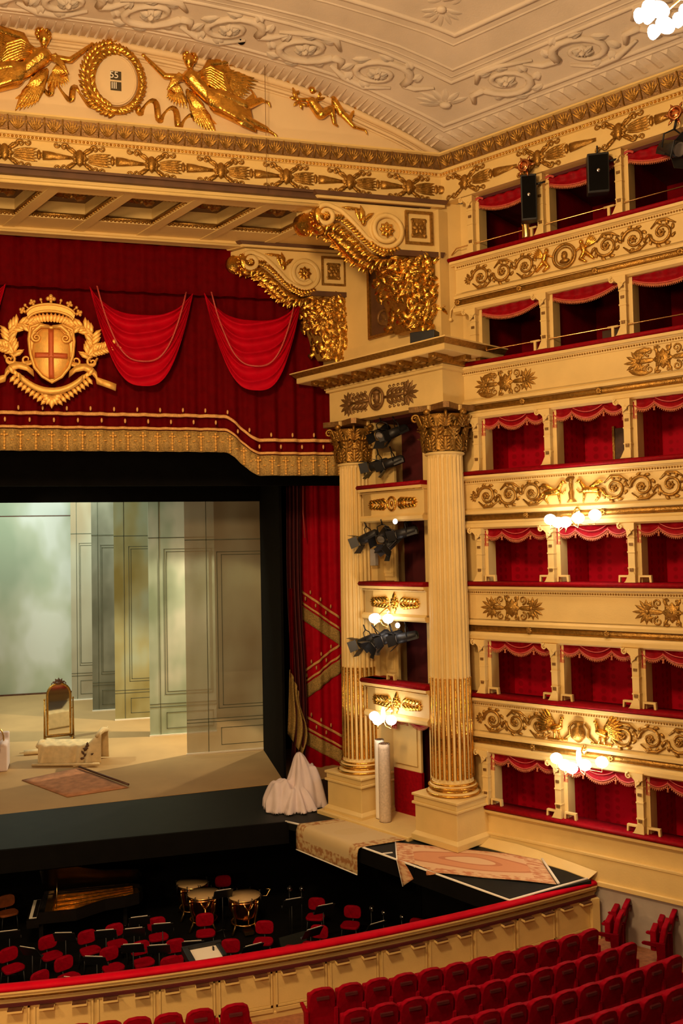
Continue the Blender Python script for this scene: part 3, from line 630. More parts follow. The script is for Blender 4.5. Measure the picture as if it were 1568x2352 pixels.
# ---------------------------------------------------------------- the two giant columns
def make_column(label):
    root = thing('fluted_column', label, 'column', group='giant columns of the proscenium')
    Z0, Z1 = 2.98, 10.86; nf = 24
    def shaft(r0, r1, z0, z1, dep):
        mb = MB(); N = nf * 6; zs = [z0, z0 + .08] + [z0 + (z1 - z0) * k / 10 for k in range(1, 10)] + [z1 - .08, z1]; vs = []
        for i, z in enumerate(zs):
            R = r0 + (r1 - r0) * ((z - Z0) / (Z1 - Z0)) ** 1.6; d = 0 if i in (0, len(zs) - 1) else dep
            for k in range(N):
                ph = (k % 6) / 6; q = 0 if ph < .30 else sin(pi * (ph - .30) / .70); a = 2 * pi * k / N
                vs.append(((R - d * q) * cos(a), (R - d * q) * sin(a), z))
        mb.add(vs, [(i * N + k, i * N + (k + 1) % N, (i + 1) * N + (k + 1) % N, (i + 1) * N + k) for i in range(len(zs) - 1) for k in range(N)], False)
        return mb
    shaft(.50, .44, Z0, Z1, .042).build('shaft', 'cream', root)
    mb = MB()
    for k in range(nf):
        a = 2 * pi * (k + .65) / nf
        mb.tube([(.492 * cos(a), .492 * sin(a), 3.06), (.480 * cos(a), .480 * sin(a), 5.45)], .030, 6)
    mb.build('gilt_reeding', 'gold', root, 'gilt reeding in the flutes of the lower third')
    mb = MB(); mb.lathe([(.50, 2.98), (.52, 2.95), (.50, 2.93), (.56, 2.90), (.60, 2.86), (.56, 2.82), (.53, 2.80), (.55, 2.77), (.62, 2.73), (.62, 2.69), (.60, 2.66)], 40); mb.build('base', 'cream', root)
    mb = MB()
    for r, z in ((.545, 2.935), (.60, 2.86), (.57, 2.785), (.645, 2.70)): mb.lathe([(r - .03, z - .028), (r, z - .02), (r + .012, z), (r, z + .02), (r - .03, z + .028)], 40)
    mb.build('gilt_ring', 'gold', root)
    mb = MB(); H0, H1 = 1.54, 2.66
    mb.box(-.72, .72, -.72, .72, H1 - .06, H1); mb.box(-.68, .68, -.68, .68, H1 - .20, H1 - .06)
    mb.box(-.72, .72, -.72, .72, H1 - .26, H1 - .20); mb.box(-.66, .66, -.66, .66, H0 + .18, H1 - .26); mb.box(-.74, .74, -.74, .74, H0, H0 + .14)
    for s0 in (-1,): mb.add([(-.74, -.74, H0 + .14), (.74, -.74, H0 + .14), (.74, .74, H0 + .14), (-.74, .74, H0 + .14), (-.66, -.66, H0 + .22), (.66, -.66, H0 + .22), (.66, .66, H0 + .22), (-.66, .66, H0 + .22)], [(0, 1, 5, 4), (1, 2, 6, 5), (2, 3, 7, 6), (3, 0, 4, 7)])
    mb.build('pedestal', 'cream', root, bev=.012)
    # corinthian capital
    CZ = 10.86; bell = lambda t: .44 + .03 * t + .13 * t ** 3
    mb = MB(); mb.lathe([(.44, CZ), (.49, CZ + .02), (.49, CZ + .06), (.445, CZ + .08)], 32); mb.build('necking', 'cream', root)
    mb = MB(); mb.lathe([(bell(k / 8) - .01, CZ + .08 + .9 * k / 8) for k in range(9)], 32)
    for row, (zb, hh, off, W, cu) in enumerate(((0.08, .44, 0, .34, .13), (.10, .70, .5, .30, .16))):
        for k in range(8):
            th = 2 * pi * (k + off) / 8; vs = []
            n = 7
            for i in range(n + 1):
                t = i / n; z = CZ + zb + hh * (t if t < .8 else .8 + .10 * (t - .8) / .2 * 0 - .25 * (t - .8) * (t - .8) * 10 * .3)
                cur = 0 if t < .55 else cu * ((t - .55) / .45) ** 1.3
                w_ = W * (.55 + .45 * (1 if i % 2 else .7)) * (1 if t < .75 else (1.35 - t) / .6)
                for q in (-1, -.5, 0, .5, 1):
                    rr = bell(min(1, (z - CZ) / .98)) + .03 + cur + (.05 if q == 0 else .035 * (1 - abs(q) * .9)); a = th + q * w_ / .95
                    vs.append((rr * cos(a), rr * sin(a), z + (.0 if q else .015)))
            mb.add(vs, [(i * 5 + q, i * 5 + q + 1, (i + 1) * 5 + q + 1, (i + 1) * 5 + q) for i in range(n) for q in range(4)], True)
    for row, (zb, hh, off) in enumerate(((.10, .36, 0), (.36, .42, .5), (.66, .26, 0))):   # ribs and lobes of the leaves
        for k in range(8):
            th = 2 * pi * (k + off) / 8
            TB_ = lambda x, y, z, th=th: ((bell(min(1, max(0, z) / .98)) + .07 - y + .10 * max(0, (z - zb - hh * .5))) * cos(th + x / .5), (bell(min(1, max(0, z) / .98)) + .07 - y + .10 * max(0, (z - zb - hh * .5))) * sin(th + x / .5), CZ + z)
            leaf(mb, 0, zb, pi / 2, hh * 1.05, .10, .05, 0, TB_, 4)
            for q in range(4):
                for s in (-1, 1): leaf(mb, s * .02, zb + hh * q * .21, pi / 2 - s * (.75 - .1 * q), .17, .07, .05, 0, TB_, 3, s * -.3)
    for k in range(8):                                            # corner and inner volutes
        a = pi / 4 + k * pi / 4; cor = k % 2 == 0; R0, R1, zz, r = (.50, .74, 1.0, .105) if cor else (.48, .56, .92, .08)
        dv = Vector((cos(a), sin(a), 0)); pts = [dv * .47 + Vector((0, 0, CZ + .62)), dv * (R0 + .06) + Vector((0, 0, CZ + .8))]
        for i in range(18): t = i / 17; b = pi * .75 - t * 2 * pi * 1.35; q = r * (1 - .75 * t); pts.append(dv * (R1 - .04 + q * cos(b)) + Vector((0, 0, CZ + zz - .07 + q * sin(b))))
        mb.tube(pts, [.03, .035] + [.036 * (1 - .4 * i / 17) for i in range(18)], 6)
        if not cor:
            for b_ in (0,): mb.ell(dv * .62 + Vector((0, 0, CZ + 1.03)), (.09, .09, .08), 8, 6); mb.ell(dv * .63 + Vector((0, 0, CZ + .86)), (.06, .06, .10), 8, 6)
    mb.build('acanthus_capital', 'oldgold', root)
    mb = MB(); ab = []
    for k in range(4):
        a = pi / 4 + k * pi / 2; c = Vector((cos(a), sin(a))) * .86; t = Vector((-sin(a), cos(a))) * .07; ab += [c - t, c + t]
        m = Vector((cos(a + pi / 4), sin(a + pi / 4))) * .50; nx = Vector((cos(a + pi / 2), sin(a + pi / 2))) * .86
        for f_ in (.3, .5, .7): l = c.lerp(nx, f_); ab.append(l + (m - c.lerp(nx, .5)) * (1 - abs(f_ - .5) * 2.6))
    mb.slab(ab, CZ + 1.08, CZ + 1.22); mb.build('abacus', 'darkgold', root)
    mb = MB()
    for k in range(4): a = k * pi / 2; mb.box(-.035, .035, -.56, -.50, CZ + 1.07, CZ + 1.2, lambda x, y, z, a=a: (x * cos(a) - y * sin(a), x * sin(a) + y * cos(a), z))
    mb.build('abacus_block', 'cream', root)
    return root
col1 = make_column('cream fluted Corinthian column on a square pedestal, the nearer one beside the boxes')
col1.location = RF.w(0, 0, 0); col1.rotation_euler = (0, 0, RF.rz)
col2 = copytree(col1, RF.w(-3.22, 0, 0), RF.rz, 'cream fluted Corinthian column on a square pedestal, the farther one beside the red curtain')

# ================================================================ THE TIERS OF BOXES
TZ = [15.85, 13.15, 10.45, 7.75, 5.05, 2.40]
TN = ['top', 'second', 'third', 'fourth', 'fifth', 'lowest']
POST = [0.52, 2.42, 4.32, 6.22]
SE = 7.6
# red lined interiors
mb = MB()
W = lambda x, y, z: WF.w(x, y, z)
for z in TZ[1:]: mb.box(.40, SE, .25, 1.7, z - 1.0, z - .92, W)
mb.box(.40, SE, 1.6, 1.7, 1.3, 12.1, W)
for s in [.40] + [p + .1 for p in POST[1:]]: mb.box(s - .04, s + .04, .38, 1.62, 1.4, 12.1, W)
box_wall = struct(mb.build('wall_boxes', 'damask'))
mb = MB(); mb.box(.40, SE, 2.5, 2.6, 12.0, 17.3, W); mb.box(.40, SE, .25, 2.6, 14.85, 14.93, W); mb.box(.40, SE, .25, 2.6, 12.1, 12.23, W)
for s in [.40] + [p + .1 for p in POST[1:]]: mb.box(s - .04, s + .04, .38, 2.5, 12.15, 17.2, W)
mb.build('gallery_lining', 'galleryshade', box_wall)  # shade put in by a darker red and deeper boxes
mb = MB()
for z in TZ[:-1]: mb.box(.40, SE, .26, 1.6, z - 1.20, z - 1.14, W)
mb.box(.40, SE, .10, 2.5, 17.20, 17.28, W)
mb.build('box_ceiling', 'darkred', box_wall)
mb = MB()
for k, z in enumerate(TZ):
    top = 17.27 if k == 0 else TZ[k - 1] - 1.40
    for p in POST: mb.box(p + .04, p + .17, .045, .40, z - .05, top, W)
mb.build('partition_edge', 'cream', box_wall)
mb = MB(); mb.box(3.35, 3.9, 1.54, 1.62, 9.5, 11.35, W); mb.build('box_door', 'wood', box_wall)
mb = MB(); mb.box(3.9, 4.1, 1.48, 1.62, 9.5, 11.6, W); mb.box(3.30, 3.35, 1.50, 1.62, 9.5, 11.4, W); mb.build('box_door_frame', 'oldgold', box_wall)
# dim panels inside the two top galleries
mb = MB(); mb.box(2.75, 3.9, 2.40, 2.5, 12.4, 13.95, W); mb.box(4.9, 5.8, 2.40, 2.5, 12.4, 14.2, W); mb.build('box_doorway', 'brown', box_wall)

def mouldprof(lst): return [(-o, z) for o, z in lst]
def balcony(k):
    z0 = TZ[k]; nm = TN[k]; low = k == 5
    root = thing('balcony_front', 'cream box front with red velvet rail, %s of the six tiers on the right wall' % nm, 'balcony front', (0, 0, z0), fr=WF, group='box fronts on the right wall')
    X0 = 0.0
    mb = MB(); pr = [(-.02, -.11), (.10, -.11), (.16, -.08), (.175, -.04), (.14, -.005), (.05, .01), (-.30, .01), (-.30, -.11)]
    mb.extr(mouldprof(pr), X0 - .14, SE, smooth=True); mb.build('velvet_rail', 'velvet', root)
    mb = MB(); mb.extr(mouldprof([(-.28, -.20), (.06, -.21), (.09, -.185), (.13, -.17), (.14, -.11), (-.28, -.11)]), X0 - .10, SE); mb.build('cap_moulding', 'cream', root)
    if low:
        mb = MB(); mb.box(X0, SE, 0, .3, -1.26, -.19); mb.box(X0 - .02, SE, -.06, .3, -1.27, -.68); mb.box(X0 - .02, SE, -.08, .3, -.70, -.64); mb.box(X0 - .02, SE, -.12, .3, -1.30, -1.20); mb.box(X0, SE, -.03, 0, -.24, -.19)
        mb.build('front_panel', 'cream', root, bev=.01)
        return root
    mb = MB(); mb.extr(mouldprof([(-.25, -1.03), (.0, -1.03), (.0, -.31), (.03, -.305), (.04, -.20), (-.25, -.20)]), X0, SE); mb.build('front_panel', 'cream', root)
    mb = MB(); egg_row(mb, X0 + .05, SE, -.255, .06, .022, -.05)
    mb.build('bead_band', 'oldgold', root)
    mb = MB()
    mb.extr(mouldprof([(-.25, -1.05), (.07, -1.05), (.08, -.98), (.03, -.94), (0, -.93), (0, -.90), (-.25, -.90)]), X0 - .03, SE)
    mb.extr(mouldprof([(-.25, -1.42), (.03, -1.42), (.10, -1.38), (.11, -1.29), (.06, -1.26), (.03, -1.22), (-.25, -1.22)]), X0 - .04, SE)
    mb.extr(mouldprof([(-.3, -1.24), (.0, -1.24), (.0, -1.03), (-.3, -1.03)]), X0 - .0, SE)
    mb.build('lower_moulding', 'cream', root)
    mb = MB(); mb.extr(mouldprof([(.0, -1.21), (.035, -1.20), (.055, -1.14), (.035, -1.08), (.0, -1.065)]), X0, SE, smooth=True); mb.build('groove_roll', 'oldgold', root)
    mb = MB(); mb.extr([(.25, -1.40), (.55, -1.42), (1.0, -1.24), (.25, -1.22)], X0, SE); mb.build('soffit', 'cream', root)
    rs = [(x, -.06, -1.135) for x in (.06, 1.78, 3.68, 5.58)]
    if not hasattr(balcony, 'ros'):
        m_ = MB(); rosette(m_, 0, 0, .085, .03, 0, 8); balcony.ros = m_.mesh('rosette', 'oldgold')
    place_shared(balcony.ros, 'rosette', 'oldgold', root, [(p, 0) for p in rs])
    mb = MB(); zc = -.62
    if k in (1, 3):
        for c in (1.32, 5.12):
            mb = MB(); mb.ell((c, -.02, zc), (.17, .05, .17), 12, 6); rosette(mb, c, zc, .22, .05)
            for s in (-1, 1):
                palmette(mb, c + s * .52, zc, 0 if s > 0 else pi, .34, 9, .035, 0, None, 3.6)
                leaf(mb, c + s * .18, zc, 0 if s > 0 else pi, .45, .14, .05)
                for v in (-1, 1):
                    spiral(mb, c + s * .30, zc + v * .19, .10, -v * pi / 2, s * v * 1.4, .024); leaf(mb, c + s * .40, zc + v * .1, atan2(v * .6, s), .26, .10, .04, bend=-s * v * .6)
                    spiral(mb, c + s * .12, zc + v * .24, .055, 0, -s * v * 1.2, .02); leaf(mb, c + s * .1, zc + v * .12, atan2(v, s * .5), .2, .09, .04)
            if k == 1: leaf(mb, c - .75, zc - .16, -.5, .5, .15, .05, bend=.6); leaf(mb, c - .65, zc + .17, .4, .45, .15, .05, bend=-.6)
            mb.build('palmette_relief', 'oldgold', root)
    else:
        c = 2.95
        rinceau(mb, .42, 2.25, zc, .58, .62, 1, .040); palmette(mb, .42, zc, pi, .18, 7, .05); mb.build('scroll_relief', 'oldgold', root)
        mb = MB(); rinceau(mb, 3.65, 5.50, zc, .58, .62, -1, .040); mb.build('scroll_relief', 'oldgold', root)
        mb = MB()
        if k == 0:
            mb.tube([(c + .27 * cos(a * pi / 12), -.03, zc + .27 * sin(a * pi / 12)) for a in range(24)], .035, 6, closed=True); mb.tube([(c + .20 * cos(a * pi / 12), -.02, zc + .20 * sin(a * pi / 12)) for a in range(24)], .018, 6, closed=True)
            mb.ell((c, -.03, zc + .02), (.08, .05, .10), 8, 6); mb.ell((c, -.02, zc - .11), (.13, .05, .06), 8, 6); mb.ell((c - .03, -.08, zc + .03), (.015, .02, .02), 6, 4); mb.ell((c + .03, -.08, zc + .03), (.015, .02, .02), 6, 4)
        if k == 2:
            mb.tube([(c, -.04, zc - .26), (c, -.05, zc - .18), (c, -.06, zc - .05), (c, -.04, zc + .02), (c, -.07, zc + .14), (c, -.04, zc + .22), (c, -.09, zc + .27)], [.12, .05, .07, .035, .05, .04, .11], 10)
        if k == 4:
            mb.tube([(c, -.03, zc - .22), (c, -.08, zc - .12), (c, -.08, zc + .02), (c, -.04, zc + .10), (c, -.06, zc + .2)], [.08, .17, .15, .09, .12], 12)
            for s in (-1, 1): mb.tube([(c + s * .14, -.03, zc + .16), (c + s * .24, -.04, zc + .05), (c + s * .22, -.05, zc - .1), (c + s * .36, -.05, zc - .22)], [.025, .03, .045, .03], 8)
        mb.build({0: 'medallion', 2: 'candelabrum', 4: 'vase'}[k] + '_relief', 'oldgold', root)
        for s in (-1, 1):                                         # paired beasts and genii
            f_ = MB()
            X = lambda u, v: (c + s * u, zc + v)
            def P(u, v, y=-.05): x, z = X(u, v); return (x, y, z)
            if k == 2:      # griffin
                f_.caps(P(.62, -.02), P(.34, .0), .075, .085); f_.caps(P(.34, .02), P(.24, .17), .06, .04); f_.ell(P(.20, .21), (.06, .04, .045)); f_.caps(P(.16, .20), P(.11, .17), .022, .012)
                f_.caps(P(.32, -.03), P(.30, -.17), .035, .025); f_.caps(P(.30, -.17), P(.28, -.27), .022, .018); f_.caps(P(.38, -.03), P(.20, -.06), .03, .02); f_.caps(P(.20, -.06), P(.14, .02), .02, .015)
                f_.caps(P(.60, -.04), P(.66, -.16), .06, .03); f_.caps(P(.66, -.16), P(.58, -.26), .028, .02); f_.caps(P(.68, 0), P(.80, -.14), .03, .02); f_.caps(P(.80, -.14), P(.95, -.18), .02, .015)
                for q in range(7): x, z = X(.40 + .02 * q, .03); leaf(f_, x, z, (.55 + .10 * q) if s > 0 else pi - (.55 + .10 * q), .42 - .035 * q, .09, .04, -.05, bend=-s * .5)
            elif k == 0:    # winged genius kneeling
                f_.caps(P(.50, .0), P(.46, .12), .065, .07); f_.ell(P(.43, .22), (.05, .05, .06)); f_.caps(P(.44, .12), P(.30, .05), .03, .022); f_.caps(P(.50, -.03), P(.40, -.16), .06, .045); f_.caps(P(.40, -.16), P(.52, -.24), .045, .03); f_.caps(P(.54, -.05), P(.70, -.20), .055, .035)
                for q in range(6): x, z = X(.52, .08); leaf(f_, x, z, (1.1 - .16 * q) if s > 0 else pi - (1.1 - .16 * q), .30, .08, .04, -.04)
            else:           # eagle with spread tail
                f_.caps(P(.62, .0), P(.46, .04), .09, .07); f_.caps(P(.46, .05), P(.42, .20), .05, .04); f_.ell(P(.40, .24), (.05, .04, .04)); f_.caps(P(.5, -.08), P(.46, -.24), .03, .02); f_.caps(P(.6, -.08), P(.6, -.24), .03, .02); f_.caps(P(.30, -.24), P(.75, -.25), .03, .03)
                for q in range(8): x, z = X(.58, .06); leaf(f_, x, z, (1.0 - .2 * q) if s > 0 else pi - (1.0 - .2 * q), .48, .12, .05, -.04)
            f_.build({0: 'winged_genius', 2: 'griffin', 4: 'eagle'}[k] + '_relief', 'gold', root)
    return root
for k in range(6): balcony(k)

# posts between the boxes
def post_proto(h, gal=False):
    r = thing('box_post', 'x', 'post')
    mb = MB(); mb.box(-.075, .075, -.10, .03, 0, h - .12); mb.prism([(-.075, 0), (.075, 0), (.075, .16), (.05, .22), (-.05, .22), (-.15, .02), (-.18, 0)], -.12, -.10)
    for z in (.30, h * .5, h * .75): mb.box(-.085, .085, -.115, .03, z, z + .03)
    mb.build('shaft', 'cream', r)
    for z, q in ((.24, .07), (h * .62, .06), (h * .8, .05)): mb = MB(); mb.box(-.04, .04, -.125, -.10, z, z + q); mb.build('gilt_inset', 'darkgold', r)
    mb = MB(); mb.prism([(-.30, h), (.10, h), (.10, h - .14), (.06, h - .16), (-.06, h - .30), (-.08, h - .16), (-.14, h - .10), (-.24, h - .08)][::-1], -.16, .03)
    spiral(mb, -.20, h - .07, .07, pi / 2, 1.2, .022, -.16); spiral(mb, -.02, h - .20, .05, pi / 2, -1.2, .02, -.14)
    mb.build('bracket', 'cream', r)
    return r
hs = [1.40, 1.28]
protoA = post_proto(1.40); protoB = post_proto(1.29)
usedA = usedB = False
for k in range(6):
    for i, p in enumerate(POST):
        lab = 'cream box post with gilt insets on the %s tier, %s from the proscenium' % (TN[k], ORD[i])
        src = protoA if k == 0 else protoB
        loc = WF.w(p, -.0, TZ[k] + .01)
        if k == 0 and i == 0 or k == 1 and i == 0: src.location = loc; src.rotation_euler = (0, 0, WF.rz); src['label'] = lab; src['group'] = 'posts between the boxes'
        else: copytree(src, loc, WF.rz, lab, 'posts between the boxes')

# swagged valances
def catn(x0, x1, zt, d, y, n=14): return [(x0 + (x1 - x0) * i / n, y, zt - d * 4 * (i / n) * (1 - i / n)) for i in range(n + 1)]
def valance(rich):
    L = 1.72; r = thing('swag_valance', 'x', 'curtain valance'); mb = MB()
    if rich: segs = [(-.02, .46, .13), (.46, 1.22, .20), (1.22, 1.72, .14)]
    else: segs = [(.10, 1.60, .20)]
    def low(x):
        for a, b, d in segs:
            if a <= x <= b: t = (x - a) / (b - a); return .14 + d * 4 * t * (1 - t) * .9
        return .14
    mb.grid(lambda u, v: (u * L, -.02 - .035 * sin(v * 9) * (1 - abs(u - .5)) - .02 * sin(u * 40) * (1 - v), -v * (low(u * L) + .04)), 60, 7)
    mb.build('drape', 'velvet', r, solid=.015)
    mb = MB()
    for a, b, d in segs:
        mb.tube(catn(a, b, -.15, d * .86, -.055), .016, 6)
        if rich and b - a > .5: mb.tube(catn(a, b, -.05, d * .7, -.06), .012, 6)
    if not rich: mb.tube(catn(-.05, .20, -.02, -.06, -.06), .03, 6); mb.tube(catn(1.55, 1.78, -.02, -.08, -.06), .03, 6)
    mb.build('cord', 'cord', r)
    mb = MB(); n = 86
    for i in range(n):
        x = (i + .5) / n * L; z = -low(x) - .01; h_ = .055 if i % 2 else .085
        mb.box(x - .007, x + .007, -.05, -.035, z - h_, z)
    mb.grid(lambda u, v: (u * L, -.04, -low(u * L) - .01 - v * .045), 60, 1)
    if rich:
        for x0, dz in ((-.0, 0), (L, 0)):
            for q in range(2):
                for j in range(6): mb.box(x0 + (-.02 if x0 else -.0) + j * .024 - .06, x0 + j * .024 - .045 + (-.02 if x0 else 0), -.06, -.03, -.36 - q * .12, -.28 - q * .12)
    mb.build('fringe', 'fringe', r)
    if rich:
        mb = MB()
        for x0 in (-.02, L + .02): mb.grid(lambda u, v, x0=x0: (x0 + (u - .5) * .16, -.04 - .02 * sin(u * 12), -.10 - v * .36), 8, 4)
        mb.build('side_jabot', 'velvet', r, solid=.012)
        for x in (.46, 1.22):
            mb = MB(); mb.tube([(x, -.06, -.12), (x, -.06, -.24)], .007, 5); mb.tube([(x, -.06, -.24), (x, -.06, -.26), (x, -.06, -.29), (x, -.06, -.34)], [.012, .026, .018, .028], 8); mb.build('tassel', 'fringe', r)
    return r
va, vb = valance(False), valance(True); fa = fb = True
for k in range(6):
    zt = 17.18 if k == 0 else TZ[k - 1] - 1.36
    for i in range(3):
        lab = 'red swagged valance with rose-gold fringe over the %s box from the proscenium, %s tier' % (ORD[i], TN[k])
        src, rich = (va, 0) if k < 2 else (vb, 1); loc = WF.w(POST[i] + .10, .10, zt)
        if (rich and fb) or (not rich and fa):
            src.location = loc; src.rotation_euler = (0, 0, WF.rz); src['label'] = lab; src['group'] = 'swagged valances of the boxes'
            if rich: fb = False
            else: fa = False
        else: copytree(src, loc, WF.rz, lab, 'swagged valances of the boxes')

# small cream arm brackets on the rails beside the posts
def armbr():
    r = thing('rail_bracket', 'x', 'bracket'); mb = MB()
    mb.prism([(0, 0), (.04, 0), (.05, .11), (.24, .11), (.25, 0), (.30, 0), (.29, .155), (.01, .155)][::-1], -.06, .03); mb.build('frame', 'cream', r, bev=.006)
    mb = MB(); mb.box(.08, .21, -.05, -.045, .12, .137); mb.build('slot', 'metal', r); return r
ab0 = armbr(); first = True
for k in (3, 4, 5):
    for i in range(3):
        for s in (0, 1):
            if i == 0 and s == 0: continue
            side = ('left', 'right')[s]
            lab = 'small cream bracket on the %s tier rail, %s of the %s post from the proscenium' % (TN[k], side, ORD[i])
            x = POST[i] + (.11 if s else -.33); loc = WF.w(x, -.0, TZ[k] + .012)
            if first: ab0.location = loc; ab0.rotation_euler = (0, 0, WF.rz); ab0['label'] = lab; ab0['group'] = 'cream brackets on the box rails'; first = False
            else: copytree(ab0, loc, WF.rz, lab, 'cream brackets on the box rails')
            if k == 3:
                pass
# brass safety rails on the two galleries
for k in (0, 1):
    r = thing('brass_handrail', 'thin brass safety rail above the velvet of the %s tier' % TN[k], 'handrail', (0, 0, TZ[k]), fr=WF, group='brass safety rails')
    mb = MB(); mb.tube([(-.1, -.02, .10), (.05, -.02, .24), (SE, -.02, .24)], .016, 6); mb.build('rod', 'brass', r)
    for i, x in enumerate((1.9 + .25, 4.05, 5.95)): mb = MB(); mb.box(x - .03, x + .03, -.05, .01, .0, .24); mb.tube([(x - .12, -.02, .24), (x + .12, -.02, .24)], .028, 6); mb.build('support', 'cream', r)
# plinth under the boxes
mb = MB(); mb.box(-1.0, SE, -.02, .3, -1.5, 1.14, W); plinth = struct(mb.build('baseboard_right', 'greywall'))

# ---------------------------------------------------------------- globe lamps
def globe_lamp(loc, fr, label, spots, vert=False, power=75):
    r = thing('globe_lamp', label, 'wall lamp', loc, fr=fr, group='wall lamps with white glass globes')
    mb = MB(); leaf(mb, 0, .30, -pi / 2, .25, .12, .04); mb.ell((0, -.04, .22), (.06, .05, .05)); mb.tube([(0, -.02, .25), (0, -.16, .20), (0, -.30, .12), (0, -.34, .0), (0, -.30, -.08)], .016, 6); mb.ell((0, -.30, -.10), (.05, .05, .05)); mb.build('bracket', 'brass', r)
    mb = MB()
    for (x, y, z) in spots:
        m_ = (x * .55, (y - .30) * .6, -.16 + z * .4)
        mb.tube([(0, -.30, -.06), m_, (x, y, z - .22), (x, y, z - .10)], .011, 6); mb.lathe([(.03, z - .11), (.05, z - .09), (.04, z - .07)], 10, (x, y))
    mb.build('arm', 'brass', r)
    for (x, y, z) in spots:
        g = MB(); g.ell((x, y, z), (.135, .135, .12), 16, 10); g.build('globe', 'globe', r)
    if vert: g = MB(); g.tube([(0, -.30, -.08), (0, -.30, .02), (0, -.30, .20), (0, -.30, .28)], [.03, .055, .05, .02], 10); g.build('candle_globe', 'globe', r)
    c = fr.w(loc[0], loc[1] - .75, loc[2] + .0); point('globe_light', c, power, (1.0, .74, .45), .22)
    return r
s5 = [(-.52, -.34, .0), (-.25, -.50, -.08), (.0, -.66, -.08), (.26, -.56, .0), (.55, -.34, .06)]
def lampat(px, py, yo, fr): x, z = fr.hit(px, py, yo); return x, z
x, z = lampat(1310, 1193, -.45, WF); globe_lamp((x, -.06, z + .02), WF, 'five-globe brass lamp under the third tier front', s5)
x, z = lampat(1325, 1752, -.45, WF); globe_lamp((x, -.06, z + .02), WF, 'five-globe brass lamp with upright centre light under the fifth tier front', s5, True)

# ---------------------------------------------------------------- the boxes between the two columns
RZ = [10.27, 7.74, 5.21]
mb = MB(); R_ = lambda x, y, z: RF.w(x, y, z)
mb.box(-2.9, -.2, 1.15, 1.3, 1.45, 12.1, R_); mb.box(-.62, -.2, .2, 1.2, 1.45, 12.1, R_); mb.box(-2.9, -.2, .1, 1.2, 12.0, 12.1, R_)
for z in RZ: mb.box(-2.7, -.3, 0, 1.2, z - .9, z - .75, R_)
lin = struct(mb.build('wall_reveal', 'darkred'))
mb = MB(); mb.box(-2.95, -2.55, .1, 1.2, 1.45, 12.1, R_); pa_ = RF.hit(868, 1300, .4)[0]; pb_ = RF.hit(910, 1300, .4)[0]; mb.box(pa_, pb_, .40, .48, 4.3, 11.2, R_)
for z in (5.3, 7.85): mb.box(pa_ + .08, pb_ - .08, .37, .40, z, z + 1.4, R_); mb.box(pa_ + .14, pb_ - .14, .35, .37, z + .1, z + 1.3, R_)
mb.build('door_panel', 'cream', lin, 'cream panelled door leaf inside the box')
RN = ['highest', 'middle', 'lowest']
for i, z in enumerate(RZ):
    r = thing('balcony_front', 'short cream box front with gilt relief between the two columns, the %s of three' % RN[i], 'balcony front', (-1.50, -.35, z), fr=RF, group='box fronts between the columns')
    a, b = -1.08, 1.10
    mb = MB(); mb.extr([(.0, -.10), (-.10, -.10), (-.14, -.05), (-.10, .01), (.3, .01), (.3, -.10)], a - .14, b, smooth=True); mb.prism([(a - .14, -.10), (a - .14, .01), (a + .5, .01), (a + .5, -.1)], .0, .6); mb.build('velvet_rail', 'velvet', r)
    mb = MB(); mb.extr([(.3, -.22), (-.02, -.22), (-.05, -.19), (-.10, -.17), (-.11, -.10), (.3, -.10)], a - .10, b); mb.box(a, b, 0, .3, -.85, -.2); mb.box(a, a + .3, 0, .9, -.85, -.1); mb.extr([(.3, -.98), (-.02, -.98), (-.07, -.94), (-.08, -.86), (-.02, -.80), (.3, -.80)], a - .06, b)
    mb.build('front_panel', 'cream', r)
    mb = MB(); mb.tube([(a, -.09, -.185), (b, -.09, -.185)], .014, 6); mb.build('gilt_line', 'oldgold', r)
    mb = MB(); zc = -.52; c = 0.0
    if i == 0:
        mb.tube([(c + .14 * cos(q * pi / 9), -.03, zc + .17 * sin(q * pi / 9)) for q in range(18)], .03, 6, closed=True); mb.ell((c, -.03, zc), (.05, .04, .08))
    else: rosette(mb, c, zc, .16, .05); leaf(mb, c, zc, pi / 2, .28, .14, .05); leaf(mb, c, zc, -pi / 2, .28, .14, .05)
    for s in (-1, 1):
        for q in range(5):
            x = c + s * (.20 + q * .12)
            for v in (-1, 1): leaf(mb, x, zc + v * .02, atan2(v * 1.2, s), .26 - .02 * q, .12, .05, bend=-s * v * .8)
        spiral(mb, c + s * .36, zc, .14, 0 if s < 0 else pi, s * 1.2, .026); palmette(mb, c + s * .72, zc, 0 if s > 0 else pi, .18, 7, .03); rosette(mb, c + s * .36, zc, .08, .05)
    mb.build('gilt_relief', 'gold', r)
# swag and doorway below the lowest box
v0 = copytree(vb, RF.w(-2.25, .35, 4.32), RF.rz, 'red swagged valance over the low doorway between the columns', scale=(1.05, 1, 1)); del v0['group']
mb = MB(); mb.box(-2.55, -1.55, .55, .62, 2.75, 4.1, R_); mb.box(-2.45, -1.65, .50, .56, 2.9, 4.0, R_)
dpan = struct(mb.build('door_1', 'cream', None, 'cream panelled door leaf beside the rolled carpets'))
mb = MB(); mb.box(-2.5, -1.5, .50, .60, 1.45, 2.75, R_); mb.build('lower_leaf', 'velvet', dpan, 'red lower leaf')
x, z = RF.hit(873, 1420, -.7); globe_lamp((x, -.40, z), RF, 'two-globe lamp under the middle box front between the columns', [(-.18, -.30, .0), (.28, -.30, .0), (-.10, -.42, 0)], False, 17)
x, z = RF.hit(880, 1650, -.7); globe_lamp((x, -.40, z), RF, 'three-globe lamp under the lowest box front between the columns', [(-.26, -.36, .03), (-.06, -.44, -.03), (.32, -.34, .0)], True, 17)

